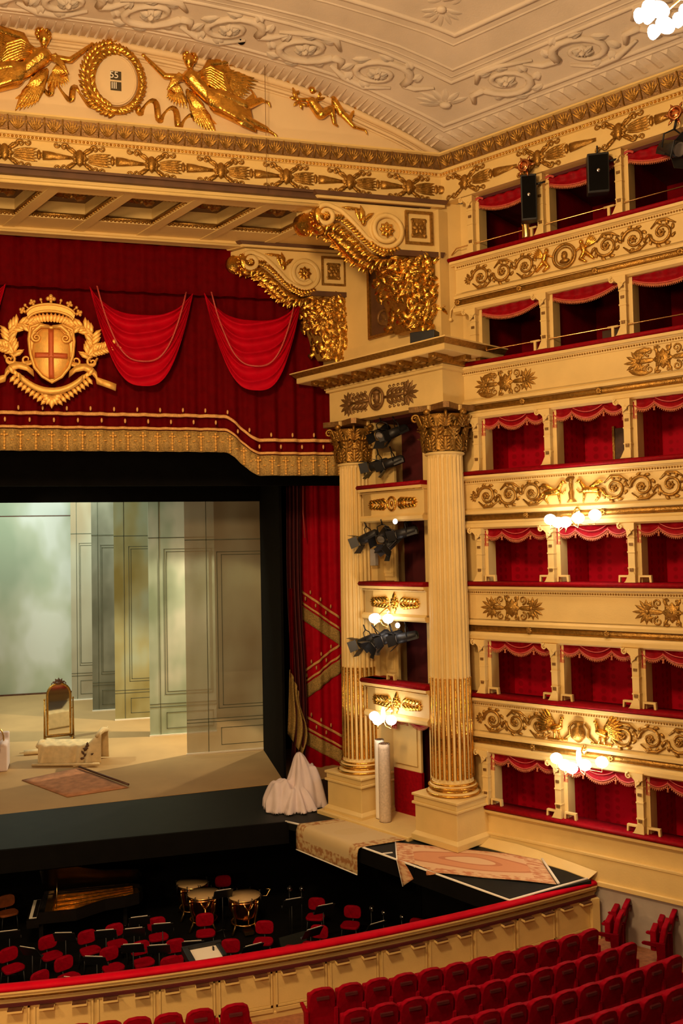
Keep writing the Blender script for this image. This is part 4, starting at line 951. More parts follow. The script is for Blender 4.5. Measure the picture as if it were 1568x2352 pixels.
# spotlights hung in the openings
def spotlight():
    r = thing('stage_spotlight', 'x', 'spotlight')
    mb = MB(); mb.tube([(0, y, 0) for y in (-.30, -.28, -.1, .05, .22, .28)], [.02, .13, .13, .12, .11, .06], 14); mb.box(-.10, .10, -.02, .26, -.11, .0); mb.build('body', 'metal', r)
    mb = MB()
    for a, b in (((-.13, .13), 1), ((-.13, .13), -1)):
        mb.add([(a[0], -.30, b * .13), (a[1], -.30, b * .13), (a[1] * 1.3, -.52, b * .26), (a[0] * 1.3, -.52, b * .26)], [(0, 1, 2, 3)])
        mb.add([(b * .13, -.30, a[0]), (b * .13, -.30, a[1]), (b * .26, -.50, a[1] * 1.1), (b * .26, -.50, a[0] * 1.1)], [(0, 1, 2, 3)])
    mb.build('barn_door', 'metal', r, solid=.008)
    mb = MB(); mb.ell((0, -.285, 0), (.11, .03, .11), 14, 6); mb.build('lens', 'grey', r)
    mb = MB(); mb.tube([(-.16, 0, 0), (-.16, .02, .20), (0, .02, .28), (.16, .02, .20), (.16, 0, 0)], .014, 6); mb.tube([(0, .02, .26), (0, .02, .42)], .02, 6); mb.build('yoke', 'metal', r)
    return r
sl = spotlight(); first = True
def put_spot(p, rz, tilt, lab, sc=1.0):
    global first
    if first: o = sl; o['label'] = lab; o['group'] = 'black stage spotlights'; first = False
    else: o = copytree(sl, p, 0, lab, 'black stage spotlights')
    o.location = p; o.rotation_euler = (tilt, 0, rz); o.scale = (sc, sc, sc)
def rp(px, py, yo): x, z = RF.hit(px, py, yo); return RF.w(x, yo, z)
names = [((880, 990, .15), 0.3, -.7, 'topmost lamp beside the far capital'), ((914, 990, .2), -.5, -.5, 'lamp with a pale shutter under the entablature'), ((872, 1066, .1), -1.2, -.3, 'left one above the highest column box'), ((905, 1060, .2), -1.0, -.4, 'right one above the highest column box'),
         ((848, 1232, -.35), -1.3, -.5, 'leftmost of the bunch under the highest column box'), ((882, 1226, -.25), .4, -.7, 'second of the bunch under the highest column box'), ((905, 1240, -.3), -.4, -.9, 'lowest of the bunch under the highest column box'), ((935, 1222, -.15), -1.0, -.3, 'rightmost of the bunch under the highest column box'),
         ((846, 1470, -.35), -1.3, -.5, 'leftmost of the bunch under the middle column box'), ((874, 1465, -.3), -.5, -.8, 'second of the bunch under the middle column box'), ((902, 1462, -.25), -.7, -.4, 'third of the bunch, with a pale shutter, under the middle column box'), ((936, 1462, -.15), -1.0, -.3, 'rightmost of the bunch under the middle column box')]
for (px, py, yo), rz, ti, lab in names: put_spot(rp(px, py, yo), RF.rz + rz, -ti * .8, 'black spotlight, ' + lab, 1.0)
for i, z in enumerate((9.38, 6.78)):
    r = thing('lamp_bar', 'black pipe the spotlights hang from, under the %s column box' % RN[i], 'pipe', (-1.5, -.2, z), fr=RF, group='spotlight pipes')
    mb = MB(); mb.tube([(-1.0, 0, 0), (1.1, 0, 0)], .028, 8); mb.build('pipe', 'metal', r); mb = MB(); mb.ell((.35, -.42, -.10), (.07, .05, .07), 10, 6); mb.build('work_lamp', 'lens', r, 'small lit lamp')
for i, (px, py) in enumerate(((862, 1280), (866, 1485))):
    x, z = RF.hit(px, py, .0); t = tag(MB().box(-.10, .10, -.06, .06, -.22, .22).build('notice_box', 'grey', None, None, bev=.01), 'pale grey box on the wall under the spotlights, %s of two' % ('upper', 'lower')[i], 'box', 'grey boxes beside the spotlights'); t.location = RF.w(x, -.05, z); t.rotation_euler = (0, 0, RF.rz)
# cream frame on the lowest column-box rail
x, z = RF.hit(900, 1560, -.2); o = copytree(ab0, RF.w(x - .15, -.2, 5.22), RF.rz, 'small cream bracket on the lowest column-box rail'); del o['group']
# black floodlight on the cornice, cream pipe by the boxes
x, z = RF.hit(980, 768, -.45)
fl = thing('floodlight', 'black floodlight box lying on the cornice under the near gold pendant', 'floodlight', (.0, -.62, 13.52), .35, fr=RF)
mb = MB(); mb.box(-.32, .32, -.18, .18, .05, .33); mb.build('housing', 'metal', fl, bev=.02)
mb = MB(); mb.tube([(-.34, 0, .02), (-.34, 0, .2)], .02, 6); mb.tube([(.34, 0, .02), (.34, 0, .2)], .02, 6); mb.box(-.34, .34, -.03, .03, .0, .03); mb.build('bracket', 'metal', fl)
mb = MB(); mb.tube([(.34, 0, .2), (.48, .0, .12), (.55, .1, .02)], .014, 6); mb.build('cable', 'metal', fl)

# things in the top galleries
def line_speaker(px, py, yo, h, w, label, lean):
    x, z = WF.hit(px, py, yo); r = thing('speaker_cabinet', label, 'loudspeaker', (x, yo, z - h / 2), lean[1], fr=WF, group='black loudspeakers in the top tier')
    r.rotation_euler = (lean[0], 0, WF.rz + lean[1])
    mb = MB(); mb.box(-w / 2, w / 2, -.14, .22, 0, h); mb.build('cabinet', 'metal', r, bev=.02)
    mb = MB(); mb.box(-w / 2 + .03, w / 2 - .03, -.16, -.14, .05, h - .05); mb.build('grille', 'black', r)
    mb = MB(); mb.ell((.0, -.165, h * .55), (.04, .012, .04)); mb.build('badge', 'chrome', r)
    mb = MB(); mb.tube([(w / 2, 0, h * .8), (w / 2 + .2, .05, h * .85)], .025, 6); mb.tube([(0, .05, h), (0, .05, h + .2)], .02, 6); mb.build('clamp', 'metal', r)
line_speaker(1214, 458, -.30, 1.05, .36, 'black loudspeaker hanging by the second post of the top tier', (.10, .5))
line_speaker(1372, 402, -.30, .85, .46, 'black loudspeaker hanging by the third post of the top tier', (.12, .5))
x, z = WF.hit(1208, 515, .0); r = thing('lamp_canister', 'small round metal lamp standing on the top tier rail under the left loudspeaker', 'lamp', (x, .0, 15.87), fr=WF)
mb = MB(); mb.lathe([(.10, 0), (.11, .02), (.10, .30), (.12, .32), (.12, .40), (.05, .44)], 14); mb.build('canister', 'brass', r); mb = MB(); mb.lathe([(.121, .33), (.121, .39)], 14); mb.build('collar', 'chrome', r)
def wp(px, py, yo): x, z = WF.hit(px, py, yo); return WF.w(x, yo, z)
put_spot(wp(1540, 340, -.35), WF.rz + .9, .5, 'black spotlight, hung over the top tier at the right edge of the view', 1.3)
for i, (px, py) in enumerate(((1205, 382), (1552, 262))):
    x, z = WF.hit(px, py, -.55); r = thing('gilt_lantern', 'gilded round bracket lamp on the side frieze, %s of two' % ('left', 'right')[i], 'lamp', (x, -.55, z), fr=WF, group='gilded bracket lamps on the side frieze')
    mb = MB(); mb.tube([(.12 * cos(a * pi / 8), -.06, .12 * sin(a * pi / 8)) for a in range(16)], .035, 6, closed=True); mb.ell((0, -.03, 0), (.11, .05, .11), 12, 6); mb.tube([(0, 0, .1), (0, .2, .22), (0, .75, .20)], .03, 6)
    for k in range(6): leaf(mb, .1 * cos(k), .1 * sin(k), k, .16, .07, .03)
    mb.build('bracket', 'copper', r)
r = thing('cream_pipe', 'short cream pipe with a ball joint on the wall left of the second tier', 'pipe', (-.12, -.02, 14.3), fr=WF)
mb = MB(); mb.tube([(.0, 0, .0), (-.02, -.08, .0), (.02, -.1, .22), (.12, -.08, .34)], .022, 6); mb.ell((0, -.08, 0), (.05, .05, .05)); mb.build('pipe', 'cream', r)

# chandelier reaching into the top right corner
cp = Vector((0, 0, CAMZ)) + ray(1600, -20) * (9.5 / FPX)
ch = thing('chandelier', 'brass chandelier with white tulip glass lamps at the top right corner', 'chandelier', cp)
mb = MB(); mb.ell((0, 0, .0), (.12, .12, .25)); mb.tube([(0, 0, .2), (0, 0, 4.0)], .03, 6); mb.build('stem', 'brass', ch)
for k, (px, py) in enumerate(((1496, 20), (1525, 12), (1548, 38), (1585, 30), (1610, 0), (1640, 20))):
    q = Vector((0, 0, CAMZ)) + ray(px, py) * (9.5 / FPX) - cp + Vector((0, (k % 3) * .08, 0))
    mb = MB(); mb.tube([(0, 0, -.1), q * .5 + Vector((0, 0, .1)), q + Vector((0, 0, .13))], .014, 6); mb.build('arm', 'brass', ch)
    mb = MB(); mb.ell(q, (.115, .085, .07), 14, 8, Matrix.Rotation(.5, 3, 'Y')); mb.tube([q + Vector((-.10, 0, -.07)), q + Vector((-.16, 0, -.10))], [.055, .078], 12); mb.build('tulip_globe', 'globe', ch)
point('chandelier_corner_light', cp + Vector((-.3, 0, -.4)), 110, (1.0, .80, .58), .2)

# ================================================================ THE CURTAIN
CYY = 24.3
def gx(x):      # how far the lower border drops towards the side
    t = min(1, max(0, (x - 3.05) / 1.05)); return .64 * t * t * (3 - 2 * t)
fold = lambda x, a=.05: a * sin(x * 11) + a * .6 * sin(x * 23 + 1.3) + a * .4 * sin(x * 5.1 + .4)
cur = thing('house_curtain', 'wide dark red velvet valance with crest, gold bands and bullion fringe across the stage opening', 'curtain', (0, CYY, 11.3))
mb = MB()
mb.grid(lambda u, v: (-6 + 12.9 * u, .10 + fold(-6 + 12.9 * u, .02 + .04 * v), 5.2 + (-5.2 - .02 - gx(-6 + 12.9 * u)) * v + .55 * v), 260, 12)
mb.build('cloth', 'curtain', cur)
Zt = 0.62
def band(mb, off, hgt, y=-.06, xs=(-6, 6.45), n=190):
    mb.grid(lambda u, v: (xs[0] + (xs[1] - xs[0]) * u, y + fold(xs[0] + (xs[1] - xs[0]) * u, .04) + .10 * 0, off - gx(xs[0] + (xs[1] - xs[0]) * u) - hgt * v), n, 2)
mb = MB(); band(mb, 1.05, .09); band(mb, .68, .07)
for i in range(40):
    x = -5.8 + i * .6; 
    if x > 6.3: break
    for dx, dz in ((0, 1.17), (-.32, .85)):
        q = x + dx; mb.ell((q, -.05 + fold(q, .04), dz - gx(q) - .02), (.025, .02, .06), 6, 5)
mb.build('gold_band', 'goldcloth', cur, solid=.012)
mb = MB(); band(mb, .58, .56, -.075, (-6, 6.45), 420); mb.build('bullion_fringe', 'goldfringe', cur, solid=.02)
mb = MB(); mb.tube([(0, 0, .52), (0, 0, .30), (0, 0, .06)], [.012, .018, .012], 6)
for dz in (.50, .41, .32, .23, .14, .07): mb.ell((0, 0, dz), (.034, .028, .034), 8, 5)
for dx in (-.065, .065): mb.ell((dx, 0, .43), (.034, .024, .026), 8, 5)
mb.tube([(-.07, 0, .43), (.07, 0, .43)], .014, 5); x = -3.3; kn = []
while x < 6.4: kn.append(((x, -.13 + fold(x, .04), -gx(x)), 0)); x += .385
place_shared(mb.mesh('fringe_knot', 'crestgold'), 'fringe_knot', 'crestgold', cur, kn)
mb = MB(); mb.ell((0, 0, .30), (.05, .02, .018), 8, 5)
place_shared(mb.mesh('fringe_stud', 'crestgold'), 'fringe_stud', 'crestgold', cur, [((p[0][0] + .19, -.12 + fold(p[0][0] + .19, .04), -gx(p[0][0] + .19)), 0) for p in kn])
# pelmet
pel = thing('pelmet_curtain', 'plain dark red pleated strip of curtain hanging above the valance', 'curtain', (0, 24.12, 15.58))
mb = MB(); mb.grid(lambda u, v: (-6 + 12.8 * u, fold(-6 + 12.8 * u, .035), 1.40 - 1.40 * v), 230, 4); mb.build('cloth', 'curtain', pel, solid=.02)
mb = MB(); mb.box(-6, 6.8, -.02, .0, 1.33, 1.40); mb.build('hem', 'cord', pel)
# two waterfall swags
def swag(x0, x1, zt, drop, label, k=1):
    cx, hw = (x0 + x1) / 2, (x1 - x0) / 2 + .28
    r = thing('waterfall_swag', label, 'curtain swag', (cx, CYY - .12, zt), group='waterfall swags of the red curtain')
    def fn(u, v):
        t = 2 * u - 1; vv = .26 + .74 * v; sag = 1 - abs(t) ** 2.9
        pl = .13 * (abs(sin(vv * 21 + .6 * t + .25 * sin(t * 5))) * 2 - 1) * (sag ** .45) * (1 - .35 * vv)
        side = .05 * sin(t * 20) * (1 - sag)
        return (t * hw * (1 - .30 * vv * sag * .3), -.12 - .24 * sag * vv + pl * .75 + side, .02 - drop * vv * sag + pl * .20)
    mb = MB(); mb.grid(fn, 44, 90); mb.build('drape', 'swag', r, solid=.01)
    mb = MB(); P = [fn(i / 40, .66) for i in range(41)]; P = [(x * .86, y - .07, z) for x, y, z in P]; mb.tube(P, .022, 6); n = 90
    for i in range(n):
        t = i / n * 40; j = int(t); u = t - j; a, b = Vector(P[j]), Vector(P[min(40, j + 1)]); q = a.lerp(b, u); mb.ell(q, (.03, .025, .02), 6, 4, Matrix.Rotation(.7, 3, 'Y'))
    mb.build('cord', 'cord', r); return r
swag(-.11, 2.02, 15.60, 2.62, 'bright red waterfall swag, the one just right of the gold crest')
swag(2.87, 5.02, 15.60, 2.66, 'bright red waterfall swag nearest the gold pendant')
swag(-4.75, -2.75, 15.60, 2.62, 'bright red waterfall swag cut by the left edge of the view')
# ---- the crest
cr = thing('gilt_crest', 'gilt crest with crown, red-cross shield, laurel sprays and ribbon on the red curtain', 'coat of arms', (-1.36, CYY - .20, 13.95))
S_ = 1 / 435.0        # one drawing unit
def cp_(x, y): return ((x - 615) * S_ * 1.03, (790 - y) * S_ * 1.0)
mb = MB()
sh = [(400, 560), (500, 520), (615, 560), (735, 520), (840, 570), (855, 700), (840, 860), (800, 1000), (720, 1110), (620, 1175), (520, 1110), (440, 1010), (400, 860), (385, 700)]
mb.prism([cp_(*p) for p in sh], -.06, .05); mb.ell((0, -.02, -.1), (.50, .17, .72), 18, 12)
mb.build('shield', 'crestgold', cr)
mb = MB()
def onsh(x, z): return -.02 - .17 * sqrt(max(0, 1 - (x / .52) ** 2 - ((z + .1) / .76) ** 2)) - .02
for (xa, za, xb, zb, w) in ((0, .48, 0, -.78, .065), (-.40, -.20, .40, -.20, .065)):
    n = 12; L = []
    for i in range(n + 1):
        t = i / n; x = xa + (xb - xa) * t; z = za + (zb - za) * t; y = onsh(x, z) - .015
        L.append(((x - w, y, z), (x + w, y, z)) if xa == xb else ((x, y, z - w), (x, y, z + w)))
    vs = [p for q in L for p in q]; mb.add(vs, [(2 * i, 2 * i + 1, 2 * i + 3, 2 * i + 2) for i in range(n)], True)
mb.build('red_cross', 'crestred', cr, solid=.03)
mb = MB()
mb.tube([(*([cp_(*p)[0]]), -.12, cp_(*p)[1]) for p in sh], .045, 6, closed=True)
for s in (-1, 1):
    spiral(mb, s * .36, .26, .13, pi / 2, -s * 1.6, .04, -.14); mb.tube([(s * .04, -.16, .55), (s * .25, -.18, .57), (s * .42, -.16, .42), (s * .50, -.14, .22)], [.05, .06, .05, .04], 8)
    spiral(mb, s * .60, -.30, .16, pi if s > 0 else 0, s * 1.1, .04, -.05); spiral(mb, s * 1.02, -.32, .15, pi / 2, s * 1.3, .04, -.05); mb.tube([(s * .5, -.05, -.35), (s * .75, -.05, -.42), (s * 1.05, -.05, -.38), (s * 1.15, -.05, -.2)], [.05, .06, .05, .03], 8)
for k in range(17): a = pi * (.06 + .88 * k / 16); leaf(mb, .42 * cos(a), .58 + .12 * sin(a), a * .8 + .3, .26, .13, .06, -.05)
mb.build('scroll_frame', 'crestgold', cr)
mb = MB()                                                        # crown
arc = [(.56 * cos(a), .70 + .26 * sin(a)) for a in [pi * (.04 + .92 * i / 20) for i in range(21)]]
arc2 = [(.60 * cos(a), .86 + .28 * sin(a)) for a in [pi * (.04 + .92 * i / 20) for i in range(21)]]
mb.prism(arc + arc2[::-1], -.16, .02)
mb.tube([(x, -.17, z) for x, z in arc], .035, 6); mb.tube([(x, -.17, z) for x, z in arc2], .035, 6)
for i, a in enumerate([pi * (.04 + .92 * k / 8) for k in range(9)]):
    x, z = .62 * cos(a), .88 + .29 * sin(a); n_ = (cos(a), sin(a) + .4); L = sqrt(n_[0] ** 2 + n_[1] ** 2); nx, nz = n_[0] / L, n_[1] / L
    if i % 2 == 0:
        q = .16 if i == 4 else .12
        for b in (-1, 0, 1): mb.ell((x + nx * q * .8 + -nz * b * q * .45, -.1, z + nz * q * .8 + nx * b * q * .45), (q * .36, .05, q * .36), 8, 6)
        mb.ell((x + nx * q * 1.2, -.1, z + nz * q * 1.2), (q * .34, .05, q * .4), 8, 6); mb.tube([(x, -.1, z), (x + nx * q * .7, -.1, z + nz * q * .7)], .04, 6)
    else: mb.tube([(x, -.1, z), (x + nx * .09, -.1, z + nz * .09)], .022, 6); mb.ell((x + nx * .12, -.1, z + nz * .12), (.04, .04, .045), 8, 6)
mb.build('crown', 'crestgold', cr)
for s in (-1, 1):
    mb = MB()
    pts = [(.50, .62), (.80, .62), (1.03, .42), (1.02, .12), (.92, -.12), (.98, -.30)]
    mb.tube([(s * x, -.03, z) for x, z in pts], .03, 6)
    for i in range(30):
        t = i / 29 * 4.6; j = int(t); u = t - j; x = pts[j][0] + (pts[j + 1][0] - pts[j][0]) * u; z = pts[j][1] + (pts[j + 1][1] - pts[j][1]) * u
        a = atan2(pts[j + 1][1] - pts[j][1], pts[j + 1][0] - pts[j][0]) + pi + (.8 if i % 2 else -.8); a = a if s > 0 else pi - a
        leaf(mb, s * x, z, a, .30, .13, .05, -.04 - .02 * (i % 3))
    for i in range(22):
        t = i / 21; x = .95 + t * .72; z = -.06 + t * .24; a = .35 + (.85 if i % 2 else -.85); a = a if s > 0 else pi - a; leaf(mb, s * x, z, a, .22, .12, .05, -.05 - .02 * (i % 3))
    mb.build('laurel_spray', 'crestgold', cr)
    mb = MB()
    rb = [(.45, -.66), (.62, -.52), (.82, -.47), (1.0, -.52), (1.12, -.66), (1.15, -.80), (1.30, -.86), (1.45, -.92), (1.62, -.98)]
    n = len(rb); vs = []
    for i, (x, z) in enumerate(rb): yy = -.10 - .06 * sin(i * 1.1); vs += [(s * x, yy, z + .09), (s * (x - .02), yy, z - .09)]
    vs += [(s * 1.62, -.1, -.86), (s * 1.54, -.1, -1.14)]
    mb.add(vs, [(2 * i, 2 * i + 1, 2 * i + 3, 2 * i + 2) for i in range(n - 1)], True); mb.build('ribbon_tail', 'crestgold', cr, solid=.04)
mb = MB()
mb.grid(lambda u, v: ((2 * u - 1) * .78, -.20 + .06 * abs(2 * u - 1), -1.04 + .38 * (2 * u - 1) ** 2 - .17 * v), 20, 2); mb.build('ribbon', 'crestgold', cr, solid=.04)
mb = MB()
for s in (-1, 1):
    for i in range(18): t = i / 17; x = .12 + t * .80; z = -1.28 + t * .60; leaf(mb, s * x, z, (pi / 2 - s * pi / 2) + s * (-.9 + 1.9 * (i % 2)), .24, .13, .06, -.05 - .02 * (i % 3))
for k in range(7): leaf(mb, 0, -1.22, -pi / 2 + (k - 3) * .5, .34 if k == 3 else .28, .18, .07, -.07)
mb.build('oak_garland', 'crestgold', cr)

# ================================================================ GILT FIGURES ON THE LUNETTE
LY = 20.76
def lun(px, py): v = aty(px, py, LY - .1); return v.x, v.z
def wing(mb, x, z, a0, a1, L, n=11, y=-.08, s=1):
    out = [(x, z)] + [(x + L * (.80 - .28 * t) * cos(a0 + (a1 - a0) * t), z + L * (.80 - .28 * t) * sin(a0 + (a1 - a0) * t)) for t in [k / 8 for k in range(9)]]
    if a1 < a0: out = out[::-1]
    mb.prism(out, y + .01, y + .05)
    for k in range(n):
        t = k / (n - 1); a = a0 + (a1 - a0) * t; leaf(mb, x, z, a, L * (1 - .35 * t), L * .17, .05, y - .02 * (n - k) / n, None, 5, s * -.35)
    for k in range(n): t = k / (n - 1); leaf(mb, x, z, a0 + (a1 - a0) * t, L * .5 * (1 - .2 * t), L * .15, .06, y - .06, None, 4)
def victory(loc, s, label, px0, py0):
    r = thing('winged_figure_relief', label, 'gilt relief figure', loc, group='gilded winged figures beside the wreath')
    def P(x, z, y=-.12): return (s * x, y, z)
    b = MB()        # trunk, head, limbs; x towards the feet
    b.caps(P(-.02, .34, -.18), P(.36, -.02, -.16), .205, .17); b.caps(P(.36, -.02, -.15), P(.62, -.12, -.15), .18, .24)
    b.ell(P(-.0, .28, -.28), (.085, .08, .08)); b.ell(P(.13, .38, -.28), (.085, .08, .08))
    b.caps(P(-.03, .42, -.16), P(-.05, .62, -.16), .075, .07); b.ell(P(-.06, .75, -.19), (.13, .13, .165), 14, 10); b.ell(P(-.16, .73, -.19), (.03, .03, .03))
    b.caps(P(-.12, .36), P(-.62, .34, -.14), .09, .07); b.caps(P(-.62, .34, -.14), P(-1.04, .74, -.1), .07, .045); b.ell(P(-1.10, .80, -.1), (.06, .035, .045))
    b.caps(P(.14, .42, -.16), P(.50, .30, -.2), .07, .05); b.caps(P(.50, .30, -.2), P(.78, .52, -.16), .05, .035); b.ell(P(.80, .55, -.15), (.05, .04, .05))
    b.caps(P(.62, -.06, -.20), P(1.22, -.20, -.20), .21, .14); b.caps(P(1.22, -.20, -.2), P(1.62, .02, -.12), .12, .075); b.caps(P(1.62, .02, -.12), P(1.82, .0, -.1), .05, .035); b.caps(P(1.82, .0, -.1), P(1.86, -.10, -.1), .04, .025)
    b.caps(P(.60, -.20, -.15), P(1.25, -.52, -.14), .23, .16); b.caps(P(1.25, -.52, -.14), P(1.75, -.66, -.1), .13, .075); b.caps(P(1.75, -.66, -.1), P(1.98, -.78, -.1), .05, .035); b.caps(P(1.98, -.78, -.1), P(2.0, -.90, -.1), .04, .025)
    b.build('body', 'gold', r, voxel=.022)
    d = MB()        # skirt drapery round the hips and legs
    for k in range(15):
        t = k / 14; d.tube([P(.28 + .10 * t, .12 - .42 * t, -.26 - .06 * sin(pi * t)), P(.62, -.02 - .36 * t, -.34), P(1.0, -.12 - .42 * t, -.30), P(1.35 + .1 * t, -.20 - .50 * t, -.20)], [.03, .06, .05, .02], 6)
    for k in range(6): d.tube([P(.9 + k * .05, -.50 - k * .02, -.2), P(1.15, -.66 + k * .02, -.22), P(1.5, -.78 + .03 * k, -.15)], [.03, .05, .02], 6)
    for k in range(5): d.tube([P(1.25, -.05 - .05 * k, -.18), P(1.45, .12 - .06 * k, -.16), P(1.38 + .05 * k, .30 - .05 * k, -.1)], [.03, .04, .015], 6)
    d.build('drapery', 'gold', r, voxel=.02)
    w = MB(); wing(w, s * .22, .42, .62 if s > 0 else pi - .62, -.22 if s > 0 else pi + .22, 1.62, 14, -.06, s); w.tube([(s * .2, -.12, .36), (s * .42, -.14, .74), (s * .95, -.12, .88), (s * 1.4, -.08, .80)], [.08, .12, .09, .03], 8)
    w.build('wing', 'gold', r)
    w = MB(); wing(w, s * -.42, .30, -.95 if s > 0 else pi + .95, -1.75 if s > 0 else pi + 1.75, .72, 8, -.06, s); wing(w, s * -.12, .10, -.80 if s > 0 else pi + .80, -1.12 if s > 0 else pi + 1.12, 1.25, 7, -.05, s)
    w.build('wing', 'gold', r)
    h = MB(); [h.ell(P(-.04 + .13 * cos(a), .83 + .11 * sin(a), -.20), (.06, .07, .06), 8, 6) for a in [k * .7 for k in range(9)]]; h.ell(P(.08, .96, -.18), (.08, .07, .07)); h.build('hair', 'gold', r)
    g = MB()
    for k in range(8): g.tube([P(.10, .46 - .02 * k, -.20), P(.42, .62 - .06 * k, -.26), P(.72, .50 - .07 * k, -.24), P(.86 + .03 * k, .22 - .05 * k, -.18), P(.70, .02 - .02 * k, -.16)], [.02, .05, .045, .04, .015], 6)
    for k in range(6): g.tube([P(-.10, .30, -.2), P(-.30, .40 - .03 * k, -.2), P(-.46 - .02 * k, .26 - .05 * k, -.16), P(-.40, .10 - .03 * k, -.14)], [.02, .04, .035, .012], 6)
    g.build('veil_folds', 'gold', r)
    return r
x, z = lun(440, 178); victory((x - .0, LY, z - .40), 1, 'gilded winged figure flying to the right of the wreath clock', 0, 0)
x, z = lun(96, 122); victory((x, LY, z - .45), -1, 'gilded winged figure left of the wreath clock, at the left edge', 0, 0)
def putto(loc, label):
    r = thing('putto_relief', label, 'gilt relief figure', loc)
    b = MB(); P = lambda x, z, y=-.1: (x, y, z)
    b.caps(P(-.42, .10), P(-.22, -.18), .13, .13); b.ell(P(-.40, .40), (.11, .11, .12), 12, 8); b.caps(P(-.48, .15), P(-.78, .12), .055, .045); b.caps(P(-.78, .12), P(-.92, .48), .045, .03)
    b.caps(P(-.30, .18), P(-.02, .26), .05, .04); b.caps(P(-.2, -.2, -.14), P(.05, -.02, -.14), .12, .08); b.caps(P(.05, -.02, -.14), P(.12, -.36), .075, .05); b.caps(P(.12, -.36), P(.2, -.42), .045, .03)
    b.ell(P(.12, .28), (.09, .09, .10), 10, 8); b.caps(P(.14, .18), P(.30, -.08), .10, .10); b.caps(P(.30, -.08), P(.52, -.22), .085, .06); b.caps(P(.52, -.22), P(.66, .06), .05, .04); b.caps(P(.66, .06), P(.80, .10), .035, .025); b.caps(P(.34, -.12), P(.62, -.40), .08, .05); b.caps(P(.62, -.40), P(.92, -.46), .045, .03); b.caps(P(.92, -.46), P(.96, -.56), .03, .02)
    b.build('body', 'gold', r, voxel=.02)
    w = MB(); wing(w, .30, .22, .5, -.2, .42, 6, -.05); wing(w, -.28, .22, 1.2, .6, .34, 5, -.05); w.build('wing', 'gold', r)
    w = MB()
    for k in range(8): leaf(w, -.92 + .04 * (k % 3), .44 + .03 * k, 2.2 + .5 * sin(k * 2), .22, .12, .05, -.08)
    for k in range(6): leaf(w, -.84 + .03 * k, .20 - .03 * k, 1 + k, .2, .1, .05, -.08)
    w.build('garland', 'gold', r)
x, z = lun(755, 250); putto((x, LY, z + .02), 'pair of small gilded cherubs flying near the right end of the arch')

x, z = lun(264, 181); ck = thing('wreath_clock', 'gilded laurel wreath round a cream clock disc with two digit windows', 'clock', (x, LY, z))
mb = MB(); mb.prism([(.49 * cos(a * pi / 24), .60 * sin(a * pi / 24)) for a in range(48)], -.05, 0); mb.tube([(.47 * cos(a * pi / 24), -.06, .58 * sin(a * pi / 24)) for a in range(48)], .025, 6, closed=True); mb.build('dial', 'lunette', ck)
mb = MB(); mb.tube([(.60 * cos(a * pi / 20), -.08, .74 * sin(a * pi / 20)) for a in range(40)], .09, 8, closed=True)
for k in range(150):
    a = pi / 2 + (k + .5) / 75 * pi * (1); sd = 1 if k < 75 else -1; an = atan2(.74 * sin(a), .60 * cos(a)); tdir = an + (pi / 2 * (1 if sin(a - pi / 2) > 0 else -1)) * 1
    leaf(mb, (.60 + .05 * ((k % 3) - 1)) * cos(a), (.74 + .05 * ((k % 3) - 1)) * sin(a), an + pi / 2 * (-1 if cos(a) > 0 else 1) * -1 + ((k % 3) - 1) * .75, .21, .10, .06, -.10 - .03 * (k % 2), None, 4)
mb.build('wreath', 'gold', ck)
for s, lab in ((-1, 'left'), (1, 'right')):
    mb = MB(); vs = []; pts = [Vector((s * (.50 + .030 * k * (1 + .0) - .06 * sin(k * .42)), -.06 - .05 * cos(k * .42), -.50 + (.004 if s < 0 else -.006) * k * 1.4 + .20 * cos(k * .42 + 1.9))) for k in range(44)]
    m = len(pts)
    for i, p in enumerate(pts):
        d_ = (pts[min(i + 1, m - 1)] - pts[max(i - 1, 0)]).normalized(); nn = Vector((-d_.z, 0, d_.x)) * .065; vs += [tuple(p + nn), tuple(p - nn + Vector((0, .05, 0)))]
    mb.add(vs, [(2 * i, 2 * i + 1, 2 * i + 3, 2 * i + 2) for i in range(m - 1)], True); mb.build('ribbon', 'gold', ck, solid=.02)
for zz, txt in ((.10, '55'), (-.15, 'III')):
    mb = MB(); mb.box(-.10, .14, -.065, -.04, zz - .10, zz + .10); w_ = mb.build('digit_window', 'clockdark', ck)
    cu = bpy.data.curves.new('digits', 'FONT'); cu.body = txt; cu.size = .22; cu.extrude = .004; cu.align_x = 'CENTER'; cu.align_y = 'CENTER'; cu.space_character = .9
    t_ = bpy.data.objects.new('tmp', cu); COL.objects.link(t_); bpy.context.view_layer.update()
    me = bpy.data.meshes.new_from_object(t_.evaluated_get(bpy.context.evaluated_depsgraph_get())); bpy.data.objects.remove(t_)
    me.materials.clear(); me.materials.append(M['paper']); o = bpy.data.objects.new('digits', me); COL.objects.link(o); o.parent = w_; o.location = (-.02, -.072, zz); o.rotation_euler = (pi / 2, 0, 0)

